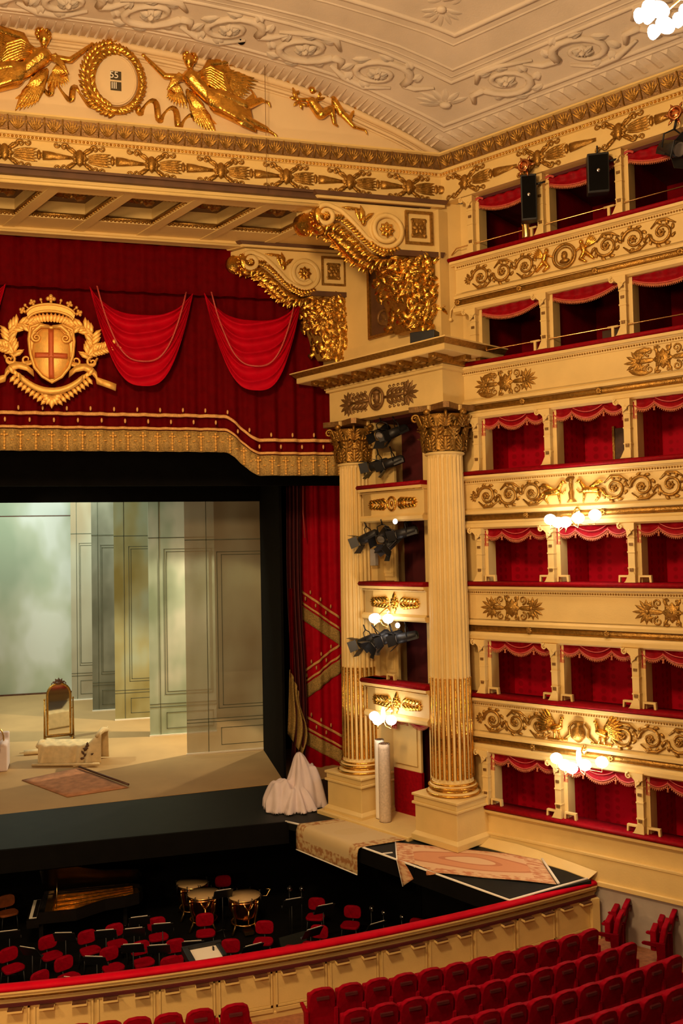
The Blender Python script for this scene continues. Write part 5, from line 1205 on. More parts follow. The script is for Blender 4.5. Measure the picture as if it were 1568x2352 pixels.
# ================================================================ THE STAGE
def rz_(y): return 1.5 + .05 * (y - 26.6)
def atr(px, py):
    d = ray(px, py); t = (1.5 - .05 * 26.6 - CAMZ) / (d.z - .05 * d.y); return Vector((d.x * t, d.y * t, CAMZ + d.z * t))
mb = MB(); A = [(-14, 25.75), (-2.94, 26.55), (5.2, 27.22), (9, 27.5), (9, 46), (-14, 46)]
vs = [(x, y, rz_(y)) for x, y in A] + [(x, y, 1.2) for x, y in A]; mb.add(vs, [tuple(range(6)), tuple(range(11, 5, -1))] + [(i, (i + 1) % 6, 6 + (i + 1) % 6, 6 + i) for i in range(6)])
struct(mb.build('floor_stage', 'stagefloor'))
def rampz(y): return min(1.50, 1.215 + .165 * (y - 17.5))
def atramp(px, py):
    lo, hi = .9, 1.5
    for k in range(40):
        z = (lo + hi) / 2; p = atz(px, py, z)
        if rampz(p.y) > z: lo = z
        else: hi = z
    return atz(px, py, (lo + hi) / 2)
edge_ = [atramp(685 + (1170 - 685) * t, 1893 + (2068 - 1893) * t) for t in (0, .2, .4, .55, .7, .85, 1.0)]
wal_ = [atramp(*q) for q in ((1055, 1934), (1110, 1946), (1160, 1959), (1210, 1973), (1253, 1986), (1300, 2000), (1352, 2020))]
mb = MB(); mb.slab([(-14, 23.30), (4.50, 23.36), (4.70, 23.08), (6.2, 22.9), (8.6, 21.6), (9.4, 23), (9, 27.5), (5.2, 27.22), (-2.94, 26.55), (-14, 25.75)], 1.30, 1.50)
vs = []; n = 7
for t_, (a, b) in enumerate(zip(edge_, wal_)):
    b2 = b + (b - a) * .04
    if t_ == 6: b2 = b + (b - wal_[5]) * .1
    for u in (0, .5, 1): q = a.lerp(b2, u); vs += [(q.x, q.y, rampz(q.y)), (q.x, q.y, rampz(q.y) - .16)]
for i in range(6):
    for u in range(2): k = i * 6 + u * 2; mb.add([vs[k], vs[k + 2], vs[k + 8], vs[k + 6], vs[k + 1], vs[k + 3], vs[k + 9], vs[k + 7]], [(0, 3, 2, 1), (4, 5, 6, 7), (0, 1, 5, 4), (1, 2, 6, 5), (2, 3, 7, 6), (3, 0, 4, 7)])
mb.add([(edge_[0].x, edge_[0].y, 1.499), (6.6, 23.2, 1.499), (wal_[0].x, wal_[0].y, 1.499)], [(0, 2, 1)])
apr = struct(mb.build('floor_apron', 'blackfloor'))
mb = MB(); mb.slab([(-14, 23.27), (4.52, 23.33), (4.52, 23.40), (-14, 23.40)], .95, 1.502)
for a, b in zip(edge_[:-1], edge_[1:]): mb.bar(a + Vector((0, 0, -.19)), b + Vector((0, 0, -.19)), .05, .36)
mb.build('fascia', 'black', apr)
mb = MB(); mb.tube([Vector((4.45, 23.40, 1.50))] + [e + Vector((0, 0, -.004)) for e in edge_] + [atramp(1260, 2043), atramp(1350, 2018)], .028, 6); mb.build('edge_strip', 'paper', apr, 'white edge strip')
mb = MB(); mb.box(-4.12, -.72, -.86, 1.2, 1.25, 1.60, lambda x, y, z: RF.w(x, y, z)); struct(mb.build('trim_4', 'cream', None, None, bev=.02))
mb = MB(); vs = []
for i, q in enumerate(wal_):
    t = WF.w((q - WF.o).dot(WF.x) + .1, -.09, q.z + .12); vs += [tuple(t), (q.x, q.y, q.z + .01), (q.x, q.y, q.z - .25)]
mb.add(vs, [(3 * i, 3 * i + 1, 3 * i + 4, 3 * i + 3) for i in range(6)] + [(3 * i + 1, 3 * i + 2, 3 * i + 5, 3 * i + 4) for i in range(6)]); struct(mb.build('trim_5', 'cream', solid=.02))
mb = MB(); mb.slab([(-14, 15.9), (12, 15.9), (12, 27.4), (-14, 27.4)], -1.45, -1.30); struct(mb.build('floor_pit', 'black'))
mb = MB(); mb.box(-14, 9, 26.6, 26.9, -1.3, 1.25); mb.box(-1.4, 2.9, -.16, -.05, -1.3, 1.05, lambda x, y, z: WF.w(x, y, z)); mb.slab([(7.55, 21.7), (7.75, 21.8), (7.9, 26.7), (7.7, 26.7)], -1.3, 1.2); struct(mb.build('wall_pit', 'black'))
# black masking round the set
HD = aty(300, 1153, 30.9).z
mb = MB(); mb.box(-14, 12, 30.86, 30.95, HD, 18); mb.box(5.16, 5.24, 27.3, 30.95, 1.5, 18); mb.box(5.16, 12, 30.86, 30.95, 1.4, 18); mb.box(-14, 12, 27.0, 31.0, 13.5, 13.6); mb.box(-14, 12, 26.9, 27.05, HD + .25, 18)
mb.box(7.4, 12, 25.2, 25.4, 1.5, 17); mb.box(-14, 12, 46, 46.2, 1, 18); mb.box(9, 9.2, 25, 46, 1, 18)
struct(mb.build('wall_stage_black', 'black'))
def flat(px0, px1, pyb, m, label, ext=.9, lines=True, top=None, y=None, x0=None):
    a = atr(px0, pyb); b = aty(px1, pyb, a.y)
    if m == 'set_green': ext = aty(498, pyb, a.y).x - aty(430, pyb, a.y).x
    r = thing('scenery_flat', label, 'stage scenery', (a.x if x0 is None else x0, a.y, a.z), group='painted scenery flats')
    w = b.x - r.location.x; H_ = HD + 1.6 - a.z
    mb = MB(); mb.box(0, w + ext, 0, .06, 0, H_); mb.build('canvas', m, r)
    if lines:
        mb = MB(); t = .022
        def fr_(xa, xb, za, zb):
            mb.box(xa, xb, -.008, 0, za, za + t); mb.box(xa, xb, -.008, 0, zb - t, zb); mb.box(xa, xa + t, -.008, 0, za, zb); mb.box(xb - t, xb, -.008, 0, za, zb)
        mb.box(0, w + ext, -.01, 0, 1.05, 1.05 + t); mb.box(0, w + ext, -.01, 0, 1.16, 1.16 + t); mb.box(w * .28, w * .28 + t, -.01, 0, 0, H_); mb.box(0, w + ext, -.01, 0, 7.3, 7.33)
        fr_(w * .42, w + ext - .1, 1.5, 6.9); fr_(w * .48, w + ext - .16, 1.6, 6.8); fr_(w * .45, w + ext - .1, .25, .85)
        mb.build('painted_moulding', 'set_line', r)
    mb = MB(); mb.box(-.02, w + ext, -.05, .02, -.02, .05); mb.build('batten', 'paper', r)
    return r
flat(430, 603, 1734, 'gauze', 'translucent grey scenery flat, the one nearest and farthest right', .45)
flat(345, 430, 1692, 'set_green', 'pale green scenery flat painted with wall panels, second from the right')
flat(265, 345, 1655, 'set_ochre', 'olive and ochre scenery flat painted with wall panels, third from the right')
flat(213, 262, 1634, 'set_dark', 'dark narrow scenery flat, between the olive flat and the grey-green one', .5)
flat(165, 210, 1609, 'set_grey', 'grey-green narrow scenery flat next to the backdrop', .5)
a = atr(165, 1590); bd = thing('painted_backdrop', 'large pale green backdrop with projected misty light painted on, at the rear of the stage', 'backdrop', (-12, a.y, a.z))
tz = aty(80, 1184, a.y).z
mb = MB(); mb.box(0, a.x + 12, 0, .06, 0, tz - a.z); mb.box(0, a.x + 13.5, .5, .56, 0, tz - a.z + 2.5); mb.build('canvas', 'set_back', bd)
mb = MB(); mb.box(0, a.x + 12, -.05, 0, -.02, .07); mb.box(0, a.x + 12, -.02, 0, tz - a.z - .04, tz - a.z); mb.build('batten', 'wood', bd)

# ---- red leg curtains beside the opening
leg = thing('leg_curtain', 'bright red side curtain with diagonal gold bands beside the far column', 'curtain', (6.1, 28.5, 1.55))
lf = lambda x: .06 * sin(x * 9) + .03 * sin(x * 21)
mb = MB(); mb.grid(lambda u, v: (-.02 + 1.9 * u, lf(1.9 * u), 12 * v), 50, 8); mb.build('cloth', 'swag', leg, solid=.02)
def legband(mb, pa, pb, h0, h1, off):
    a = aty(*pa, 28.4) - leg.location; b = aty(*pb, 28.4) - leg.location
    mb.grid(lambda u, v: (-.02 + 1.25 * u, lf(1.25 * u) - off, a.z + (b.z - a.z) * (-.02 + 1.25 * u - a.x) / (b.x - a.x) - (h0 + (h1 - h0) * v)), 24, 4)
B3 = [((697, 1358), (775, 1412)), ((700, 1540), (775, 1482)), ((700, 1642), (775, 1682))]
mb = MB(); mc = MB(); md = MB()
for pa, pb in B3:
    legband(mb, pa, pb, 0, .09, .05); legband(mb, pa, pb, .36, .44, .05); legband(mc, pa, pb, .50, .95, .06)
    for k in range(3):
        for q, dz in ((.2 + .3 * k, -.12), (.05 + .3 * k, .2)):
            a = aty(*pa, 28.4) - leg.location; b = aty(*pb, 28.4) - leg.location; md.ell((a.x + (b.x - a.x) * q, -.1, a.z + (b.z - a.z) * q - dz), (.03, .02, .07), 6, 5)
mb.build('gold_band', 'goldcloth', leg, solid=.01); mc.build('fringe', 'goldfringe', leg, solid=.015); md.build('gold_stitch', 'goldcloth', leg)
lg2 = thing('leg_curtain', 'dark narrow gathered side curtain with a gold fringed edge, left of the bright red one', 'curtain', (5.45, 28.0, 1.6))
mb = MB(); mb.grid(lambda u, v: (.10 + .44 * u + .10 * (1 - v) * sin(v * 7), .10 * sin(u * 22), .3 + 9.6 * v), 40, 16); mb.build('cloth', 'darkred', lg2, solid=.02)
mb = MB(); mb.grid(lambda u, v: (-.02 + .42 * u + .16 * u * sin(v * 5) + .10 * v, .14 * sin(u * 16) - .12, .95 + .6 * (1 - u) * .5 + 2.0 * v - .4 * u), 24, 10); mb.build('gold_fringe', 'goldfringe', lg2, solid=.02)
mb = MB(); mb.grid(lambda u, v: (.10 + .14 * u, .08 * sin(u * 9) - .1, 3.0 + 2.8 * v), 8, 6); mb.build('red_edge', 'curtain', lg2, solid=.02)
mb = MB(); mb.tube([(.62, -.12, 9.3), (.60, -.12, 8.2), (.64, -.12, 7.4)], .02, 5); mb.build('pull_cord', 'cord', lg2)

# ---- props on the stage
p = atr(108, 1700); q = atr(163, 1695)
mr = thing('cheval_mirror', 'tall arched gilt cheval mirror standing behind the draped daybed', 'mirror', ((p.x + q.x) / 2, (p.y + q.y) / 2, p.z), 0.15)
mw, mh = .40, 1.95
def archp(w, z0, zt, n=12): return [(-w, z0), (w, z0)] + [(w * cos(a), zt + w * sin(a)) for a in [pi * i / n for i in range(n + 1)]]
mb = MB(); P = [(x, 0, z) for x, z in archp(mw, .18, 1.62)]; mb.tube(P, .045, 8, closed=True)
for s in (-1, 1): mb.tube([(s * (mw + .10), 0, .05), (s * (mw + .10), 0, 1.42)], [.04, .025], 8); mb.tube([(s * (mw + .02), -.3, .03), (s * (mw + .1), 0, .09), (s * (mw + .02), .3, .03)], .035, 6); mb.ell((s * (mw + .10), 0, 1.46), (.035, .035, .05)); mb.tube([(s * mw, 0, 1.1), (s * (mw + .12), 0, 1.1)], .02, 6)
mb.tube([(-mw - .1, 0, .12), (mw + .1, 0, .12)], .035, 6)
mb.build('frame', 'oldgold', mr)
mb = MB(); [leaf(mb, 0, 2.0, pi / 2 + k * .55, .24, .12, .04) for k in (-2, -1, 0, 1, 2)]; mb.ell((0, -.02, 2.04), (.12, .05, .07)); spiral(mb, -.2, 2.0, .08, 0, 1.2, .02); spiral(mb, .2, 2.0, .08, pi, -1.2, .02); mb.build('crest', 'wood', mr)
mb = MB(); mb.prism(archp(mw - .03, .2, 1.62), -.01, .02); g_ = mb.build('glass', 'mirror', mr)
p = atr(80, 1757); q = atr(232, 1757)
ds = thing('draped_daybed', 'low daybed under a wrinkled cream throw, its right end raised', 'daybed', (p.x, p.y, p.z), atan2(q.y - p.y, q.x - p.x))
L = (q - p).length
mb = MB()
def dfn(u, v):
    x = .12 + (L - .2) * u; top = .62 + (.42 * max(0, (u - .78) / .22) ** 1.3 if u > .78 else (.05 * (1 - u / .15) if u < .15 else 0))
    w = .75
    t = v * 3
    if t < 1: y, z = -.02 - .10 * (1 - t), .05 + (top - .05) * t; y += .065 * sin(u * 24 + 2.4 * sin(u * 9) + (1 - t) * 1.5) * (1 - t * .8)
    elif t < 2: y, z = (t - 1) * w, top + .025 * sin(u * 34) * sin((t - 1) * 9)
    else: y, z = w + .08 * (t - 2), top * (3 - t) + .05
    if u > .93: x += .10 * sin((u - .93) / .07 * pi / 2)
    return (x, y, z)
mb.grid(dfn, 80, 36); mb.build('throw', 'chaisecloth', ds, solid=.015)
mb = MB(); mb.tube([(L - .12, -.08, .92), (L - .02, .3, 1.05), (L + .0, .72, .98)], [.06, .10, .07], 8); mb.tube([(.10, .0, .60), (.06, .4, .66), (.1, .75, .6)], [.07, .09, .07], 8); mb.build('bolster_end', 'chaisecloth', ds)
mb = MB(); [leaf(mb, L * .80 + .10 * sin(k * 2.1), .16 + .035 * k, k * 1.7, .16, .09, .03, -.10 + .05 * k / 13) for k in range(14)]; mb.build('brocade_patch', 'brown', ds, 'dark brocade patch')
mb = MB(); mb.tube([(-.02, -.20, .05), (L - .0, -.20, .05)], .05, 8); mb.build('roll', 'chaisecloth', ds)
p = atr(55, 1735); mb = MB(); mb.tube([(0, 0, .09), (.75, 0, .09)], .085, 10); mb.tube([(-.15, 0, .09), (0, 0, .09)], .02, 6)
o = tag(mb.build('rolled_canvas', 'chaisecloth'), 'short rolled canvas lying left of the daybed', 'roll'); o.location = p
P4 = [atr(50, 1793), atr(180, 1765), atr(295, 1810), atr(155, 1832)]
mb = MB(); c0 = P4[0]
mb.grid(lambda u, v: tuple((P4[0].lerp(P4[1], u)).lerp(P4[3].lerp(P4[2], u), v) - c0 + Vector((0, 0, .018))), 8, 6)
o = tag(mb.build('floor_rug', 'rug_plain', solid=.015), 'faded rose rug lying flat on the stage in front of the daybed', 'rug'); o.location = c0
mb = MB(); a_, b_ = atr(182, 1767), atr(295, 1808); mb.tube([(0, 0, .05), tuple(b_ - a_ + Vector((0, 0, .05)))], .035, 8); o = tag(mb.build('wooden_pole', 'wood'), 'dark wooden pole along the right edge of the rose rug', 'pole'); o.location = a_ + Vector((0, 0, .03))
p = atr(-8, 1772); sf = thing('covered_armchair', 'armchair under a white dust sheet at the left edge, gilt ring above', 'armchair', p)
mb = MB(); mb.box(-.5, .30, -.1, .6, .02, .55); mb.box(.12, .34, -.1, .6, .0, .82); mb.box(-.5, .34, .5, .7, 0, 1.15); mb.ell((.2, .2, .85), (.16, .38, .1)); mb.build('dust_sheet', 'white', sf, voxel=.04)
mb = MB(); mb.tube([(-.05 + .26 * cos(a * pi / 12), .12, .98 + .42 * sin(a * pi / 12)) for a in range(24)], .025, 6, closed=True); mb.build('gilt_ring', 'brass', sf)

# ---- sheeted object, rolled carpets, rugs on the apron
p = atz(682, 1862, 1.5); sh = thing('sheeted_object', 'lumpy object under a pinkish white sheet, left of the far column pedestal', 'covered object', (p.x, p.y + .3, 1.5))
def tent(x, y):
    h = 0
    for bx, by, hx, hy, H_, fl in ((.36, .14, .22, .22, 1.06, .30), (-.42, .02, .14, .18, .74, .32), (-.02, -.22, .20, .12, .56, .34), (.16, .14, .06, .08, 1.30, .34)):
        dx = max(0, abs(x - bx) - hx); dy = max(0, abs(y - by) - hy); d = sqrt(dx * dx + dy * dy) / (fl * (1 + .22 * sin(atan2(y - by, x - bx) * 8 + bx * 20)))
        q = H_ * (1 - d ** 1.5) if d < 1 else 0; h = (h ** 3.5 + q ** 3.5) ** (1 / 3.5)
    a = atan2(y + .05, x); r = sqrt(x * x + y * y); return h + .06 * sin(a * 13 + 1) * min(1, r * 1.2) * (1 if h > .12 else 0) * (1 - .3 * h) + .02 * sin(x * 17 + y * 9)
mb = MB(); nx_, ny_ = 88, 66
mb.grid(lambda u, v: ((-.86 + 1.76 * u), (-.78 + 1.36 * v), max(.0, tent(-.86 + 1.76 * u, -.78 + 1.36 * v)) + .012), nx_, ny_)
vv_ = mb.v; mb.f = [f for f in mb.f if sum(vv_[i][2] for i in f) / 4 > .035]; mb.sm = [True] * len(mb.f)
mb.build('sheet', 'white', sh, solid=.012);
x, z = RF.hit(853, 1860, -.55)
def roll(px, r_, h, lab, m, yo=-.25, lean=0.0):
    x, z = px, 0; o = thing('rolled_carpet', lab, 'carpet roll', (x, yo, 1.57), fr=RF, group=None); o.rotation_euler = (0, lean, RF.rz)
    mb = MB(); mb.lathe([(r_, 0), (r_ * 1.02, .1), (r_, h - .1), (r_ * .97, h)], 18); mb.build('roll', m, o)
    mb = MB(); P = [((r_ * (1 - .9 * k / 30)) * cos(k * .6), (r_ * (1 - .9 * k / 30)) * sin(k * .6), h + .006) for k in range(31)]; mb.tube(P, .008, 4); mb.build('spiral_end', 'brown', o)
    mb = MB(); mb.lathe([(r_ * 1.025, .0), (r_ * 1.03, .04)], 18); mb.build('edge_band', 'brown', o); return o
roll(-2.04, .155, 2.0, 'tall standing roll of plain beige carpet between the two columns', 'rug_back', -.32)
roll(-2.33, .125, 2.05, 'tall standing roll of carpet with a white edge, behind the beige roll', 'paper', -.20)
def rug(lab, m, corners, drop, name='oriental_rug'):
    # corners: near-left, far-left, far-right, near-right on the boards; drop: how far the near-left side hangs over the edge
    P = [atz(px, py, 1.53) for px, py in corners]; c0 = P[0].copy(); vs = []; uv = []; nu, nv = 24, 30
    mb = MB()
    for j in range(nv + 1):
        for i in range(nu + 1):
            u, v = i / nu, j / nv; f = drop[0] / (drop[0] + (P[1] - P[0]).length)
            a = P[0].lerp(P[3], u); b = P[1].lerp(P[2], u)
            if v < f: q = a.copy(); k = (f - v) / f; q.z -= drop[0] * k + (drop[1] - drop[0]) * k * u; q = q + Vector((-.06, -.04, 0)) * min(1, k * 4)
            else: q = a.lerp(b, (v - f) / (1 - f)); q.z += .004 * sin(u * 9 + v * 7)
            vs.append(tuple(q - c0)); uv.append((v, u))
    mb.add(vs, [(j * (nu + 1) + i, j * (nu + 1) + i + 1, (j + 1) * (nu + 1) + i + 1, (j + 1) * (nu + 1) + i) for j in range(nv) for i in range(nu)], True)
    r = thing(name, lab, 'rug', c0); mb.build('pile', m, r, solid=.014, uv=uv)
    fb = MB(); e = [vs[i] for i in range(nu + 1)]; fb.tube([Vector(p) + Vector((-.01, -.01, 0)) for p in e], .016, 5); fb.tube(vs[-(nu + 1):], .014, 5); fb.build('edge_fringe', 'paper', r); return r
rug('gold-ground rug with a brown border, hanging over the black edge left of the other rug', 'rug_gold', [(684, 1893), (838, 1872), (980, 1922), (824, 1946)], (.62, .62))
Q = {k: atramp(*v) + Vector((0, 0, .03)) for k, v in dict(A=(908, 1938), B=(1240, 1978), C=(1278, 2034), D=(1002, 2008), E=(913, 1976)).items()}
c0 = Q['A'].copy(); vs = []; uv = []; mb = MB(); nu, nv = 44, 16
for j in range(nv + 1):
    for i in range(nu + 1):
        u, v = i / nu, j / nv; lo = Q['E'].lerp(Q['D'], u / .26) if u < .26 else Q['D'].lerp(Q['C'], (u - .26) / .74)
        q = Q['A'].lerp(Q['B'], u).lerp(lo, v); q.z = rampz(q.y) + .03 + .008 * sin(u * 14) * sin(v * 5); vs.append(tuple(q - c0)); uv.append((u, v * (.62 + .38 * min(1, u / .26))))
mb.add(vs, [(j * (nu + 1) + i, j * (nu + 1) + i + 1, (j + 1) * (nu + 1) + i + 1, (j + 1) * (nu + 1) + i) for j in range(nv) for i in range(nu)], True)
r = thing('oriental_rug', 'long rose and beige medallion rug lying askew on the black apron', 'rug', c0); mb.build('pile', 'rug_rose', r, solid=.014, uv=uv)
ed = (Q['D'] - Q['E']); nn = Vector((-abs(ed.y), -abs(ed.x), 0)).normalized()
def onpl(px, py):
    d = ray(px, py); c = Vector((0, 0, CAMZ)); o = Q['E'] + nn * .06; n_ = Vector((nn.x, nn.y, 0)); t = (o - c).dot(n_) / d.dot(n_); return c + d * t
tp_ = onpl(925, 2036); mid = onpl(957, 2014)
mb = MB(); vs = []; uvc = []
for j in range(9):
    for i in range(13):
        u, v = i / 12, j / 8; top_ = Q['E'].lerp(Q['D'], u) + nn * .03; bot = tp_.lerp(mid, u / .4) if u < .4 else mid.lerp(Q['D'] + Vector((0, 0, -.02)), (u - .4) / .6)
        q = top_.lerp(bot, v) + nn * (.05 * sin(u * 9) * v); vs.append(tuple(q - c0)); uvc.append((u * .26, .62 + .38 * v * (1 - u)))
mb.add(vs, [(j * 13 + i, j * 13 + i + 1, (j + 1) * 13 + i + 1, (j + 1) * 13 + i) for j in range(8) for i in range(12)], True); mb.build('hanging_end', 'rug_rose', r, solid=.014, uv=uvc)
mb = MB(); mb.tube([Q['A'] - c0, Q['E'] - c0 + nn * .03, tp_ - c0], .018, 5); mb.tube([tuple(Q['B'] - c0 + Vector((.05, 0, .01))), tuple(Q['C'] - c0 + Vector((.05, 0, .01)))], .035, 5); mb.build('edge_fringe', 'paper', r)
p = atramp(997, 1928); o = tag(MB().box(-.13, .13, -.07, .07, 0, .02).build('paper_box', 'crestred'), 'small red and white card lying by the near pedestal', 'card'); o.location = p; o.rotation_euler = (0, 0, .5)
p = atramp(890, 1960); o = tag(MB().box(-.12, .12, -.02, .02, 0, .015).build('paper_slip', 'paper'), 'white slip of paper on the apron between the two rugs', 'paper'); o.location = p

# ================================================================ THE ORCHESTRA PIT
PZ = -1.3
# low wall with velvet rail
RP = [(-60, 2270), (0, 2262), (200, 2240), (400, 2215), (600, 2189), (800, 2152), (1000, 2108), (1170, 2070), (1270, 2045), (1368, 2020)]
W3 = [atz(px, py, 1.22) for px, py in RP]
# smooth curve y(x) through the measured points by least squares (cubic)
def polyfit(xs, ys, n):
    A = [[sum(x ** (i + j) for x in xs) for j in range(n + 1)] for i in range(n + 1)]; b = [sum(y * x ** i for x, y in zip(xs, ys)) for i in range(n + 1)]
    for i in range(n + 1):
        p = A[i][i]
        for k in range(i + 1, n + 1):
            f = A[k][i] / p
            for j in range(i, n + 1): A[k][j] -= f * A[i][j]
            b[k] -= f * b[i]
    c = [0] * (n + 1)
    for i in range(n, -1, -1): c[i] = (b[i] - sum(A[i][j] * c[j] for j in range(i + 1, n + 1))) / A[i][i]
    return c
cf = polyfit([w.x for w in W3], [w.y for w in W3], 3)
def ry(x): return sum(c * x ** i for i, c in enumerate(cf))
XR = 10.28
pathR = [(-3 + (XR + 3) * i / 60, ry(-3 + (XR + 3) * i / 60)) for i in range(61)]
rail = thing('orchestra_rail', 'curved cream orchestra barrier topped with a red velvet rail', 'barrier', (0, 0, 0), scale=(1, 1, .82))
mb = MB(); sweep(mb, pathR, [(-.10, 1.36), (.06, 1.36), (.10, 1.39), (.11, 1.43), (.08, 1.475), (0, 1.49), (-.08, 1.475), (-.12, 1.42)]); o = mb.build('velvet_rail', 'swag', rail)
for p_ in o.data.polygons: p_.use_smooth = len(p_.vertices) == 4
mb = MB(); sweep(mb, pathR, [(-.08, 1.10), (.015, 1.10), (.02, 1.16), (.055, 1.19), (.04, 1.22), (.08, 1.27), (.075, 1.31), (.11, 1.34), (.11, 1.37), (-.08, 1.37)]); mb.build('cream_moulding', 'cream', rail)
mb = MB(); sweep(mb, pathR, [(.05, 1.215), (.07, 1.215), (.085, 1.25), (.05, 1.25)]); mb.build('gilt_line', 'oldgold', rail)
mb = MB(); sweep(mb, pathR, [(-.08, 1.05), (.07, 1.05), (.07, 1.105), (-.08, 1.105)]); mb.build('maroon_shelf', 'darkred', rail)
mb = MB(); sweep(mb, pathR, [(-.08, 0.0), (.03, 0.0), (.03, .12), (.0, .14), (.0, 1.05), (-.08, 1.05)]); mb.box(XR - .14, XR + .04, ry(XR) - .16, ry(XR) + .1, 0, 1.06); mb.build('wall_board', 'cream', rail)
arc_ = [0]
for a, b in zip(pathR[:-1], pathR[1:]): arc_.append(arc_[-1] + sqrt((a[0] - b[0]) ** 2 + (a[1] - b[1]) ** 2))
def onarc(s):
    for i in range(60):
        if s <= arc_[i + 1]: t = (s - arc_[i]) / (arc_[i + 1] - arc_[i]); a, b = pathR[i], pathR[i + 1]; return (a[0] + (b[0] - a[0]) * t, a[1] + (b[1] - a[1]) * t), atan2(b[1] - a[1], b[0] - a[0])
    a, b = pathR[-2], pathR[-1]; return b, atan2(b[1] - a[1], b[0] - a[0])
pn = MB(); t = .03
pn.box(-.455, .455, -.022, -.0, .30, .98)
for a in ((-.50, .50, .24, .29), (-.50, .50, .99, 1.04), (-.50, -.465, .24, 1.04), (.465, .50, .24, 1.04)): pn.box(a[0], a[1], -.035, 0, a[2], a[3])
pn.box(-.50, .50, -.05, 0, .14, .22)
pm_ = pn.mesh('panel', 'cream')
hd = MB(); hd.prism([(-.13, .0), (.13, .0), (.13, .05), (-.13, .05)], -.13, 0); hm = hd.mesh('ledge', 'cream')
sl_ = MB(); sl_.box(-.12, .12, -.135, -.005, .05, .075); sm_ = sl_.mesh('slot', 'wood')
n = 13; tot = arc_[-1]; st = 1.06
for i in range(n + 1):
    s = tot - .62 - i * st
    if s < .4: break
    (x, y), a = onarc(s); o = bpy.data.objects.new('panel', pm_); COL.objects.link(o); o.parent = rail; o.location = (x, y, 0); o.rotation_euler = (0, 0, a)
    for ds_ in (-.27, .27):
        (x, y), a = onarc(s + ds_); l = bpy.data.objects.new('ledge', hm); COL.objects.link(l); l.parent = rail; l.location = (x + sin(a) * .03, y - cos(a) * .03, .965); l.rotation_euler = (0, 0, a)
        q = bpy.data.objects.new('slot', sm_); COL.objects.link(q); q.parent = l

# pit chairs
def pit_chair(orange=False):
    m = 'orangeseat' if orange else 'seatred'
    r = thing('orchestra_chair', 'x', 'chair')
    def cush(name, fn, nu, nv, th):
        mb = MB(); mb.grid(fn, nu, nv); return mb.build(name, m, r, solid=th)
    mb = MB(); out = []
    for k in range(20):
        a = 2 * pi * k / 20; c, s = cos(a), sin(a); out.append((.225 * abs(c) ** .55 * (1 if c > 0 else -1), .16 * abs(s) ** .6 * (1 if s > 0 else -1)))
    vs = [(x, .20 + .03 * (1 - (x / .225) ** 2) + yo, .70 + z) for yo, k in ((-.03, 0), (.03, 0)) for x, z in out]; n = 20
    mb.add(vs, [tuple(range(n)), tuple(range(2 * n - 1, n - 1, -1))] + [(i, n + i, n + (i + 1) % n, (i + 1) % n) for i in range(n)]); mb.build('backrest', m, r, bev=.015)
    mb = MB(); out = []
    for k in range(20):
        a = 2 * pi * k / 20; c, s = cos(a), sin(a); out.append((.245 * abs(c) ** .5 * (1 if c > 0 else -1) * (1 - .08 * (s > 0)), -.04 + .21 * abs(s) ** .6 * (1 if s > 0 else -1)))
    mb.slab(out, .44, .50); mb.build('seat', m, r, bev=.015)
    mb = MB(); mb.box(-.21, .21, -.22, .14, .425, .44); mb.tube([(0, .16, .42), (0, .25, .48), (0, .26, .72)], .022, 6)
    mb.build('frame', 'metal', r)
    for sx, sy in ((-1, -1), (1, -1), (-1, 1), (1, 1)):
        mb = MB(); mb.tube([(sx * .18, sy * .16 - .03, .43), (sx * .21, sy * .2 - .03, .0)], .014, 6); mb.build('leg', 'metal', r)
    return r
chairs = [(109, 2149), (19, 2177), (199, 2137), (359, 2107), (262, 2122), (250, 2175), (146, 2197), (91, 2231), (512, 2011), (607, 2115), (727, 2062), (733, 2125), (809, 2080), (960, 2110), (713, 2163), (672, 2172), (529, 2157), (402, 2157), (322, 2162), (390, 2197), (470, 2098), (20, 2055)]
where = ['left, beside two music desks below the piano', 'at the left edge over the rail', 'left, third of the row under the piano', 'centre, left of the timpani', 'just right of the piano leg behind a music desk', 'left of centre behind a slanted desk', 'near the rail, left, seat facing us', 'lowest at the left, only its back showing', 'alone behind the timpani against the black wall', 'right of the right-hand timpano', 'right part, farthest back', 'right part, behind a pale music sheet', 'right part, seat and back both clear', 'far right, only the back over the rail', 'right, dim and half hidden by the rail', 'right, low, only its top over the rail', 'right of the conductor desk', 'left of the conductor desk, behind a long desk', 'centre left, behind two wide desks', 'touching the left side of the conductor desk', 'in front of the middle timpano', 'brownish orange, at the left edge beside the piano']
pc = None
for i, ((px, py), w) in enumerate(zip(chairs, where)):
    p = atz(px, py, PZ + .86); a = atan2(19.3 - p.y, 1.9 - p.x) + pi / 2; a = a * .55; lab = ('red' if i < 21 else 'worn orange') + ' orchestra chair, ' + w
    if i == 21: r = pit_chair(True); r.location = (p.x, p.y - .2, PZ); r.rotation_euler = (0, 0, a); r['label'] = lab; r['group'] = 'orchestra chairs'; continue
    off = Vector((sin(a) * .2, -cos(a) * .2, 0))
    loc = Vector((p.x, p.y, PZ)) + off
    if pc is None: pc = pit_chair(); pc.location = loc; pc.rotation_euler = (0, 0, a); pc['label'] = lab; pc['group'] = 'orchestra chairs'
    else: copytree(pc, loc, a, lab, 'orchestra chairs')
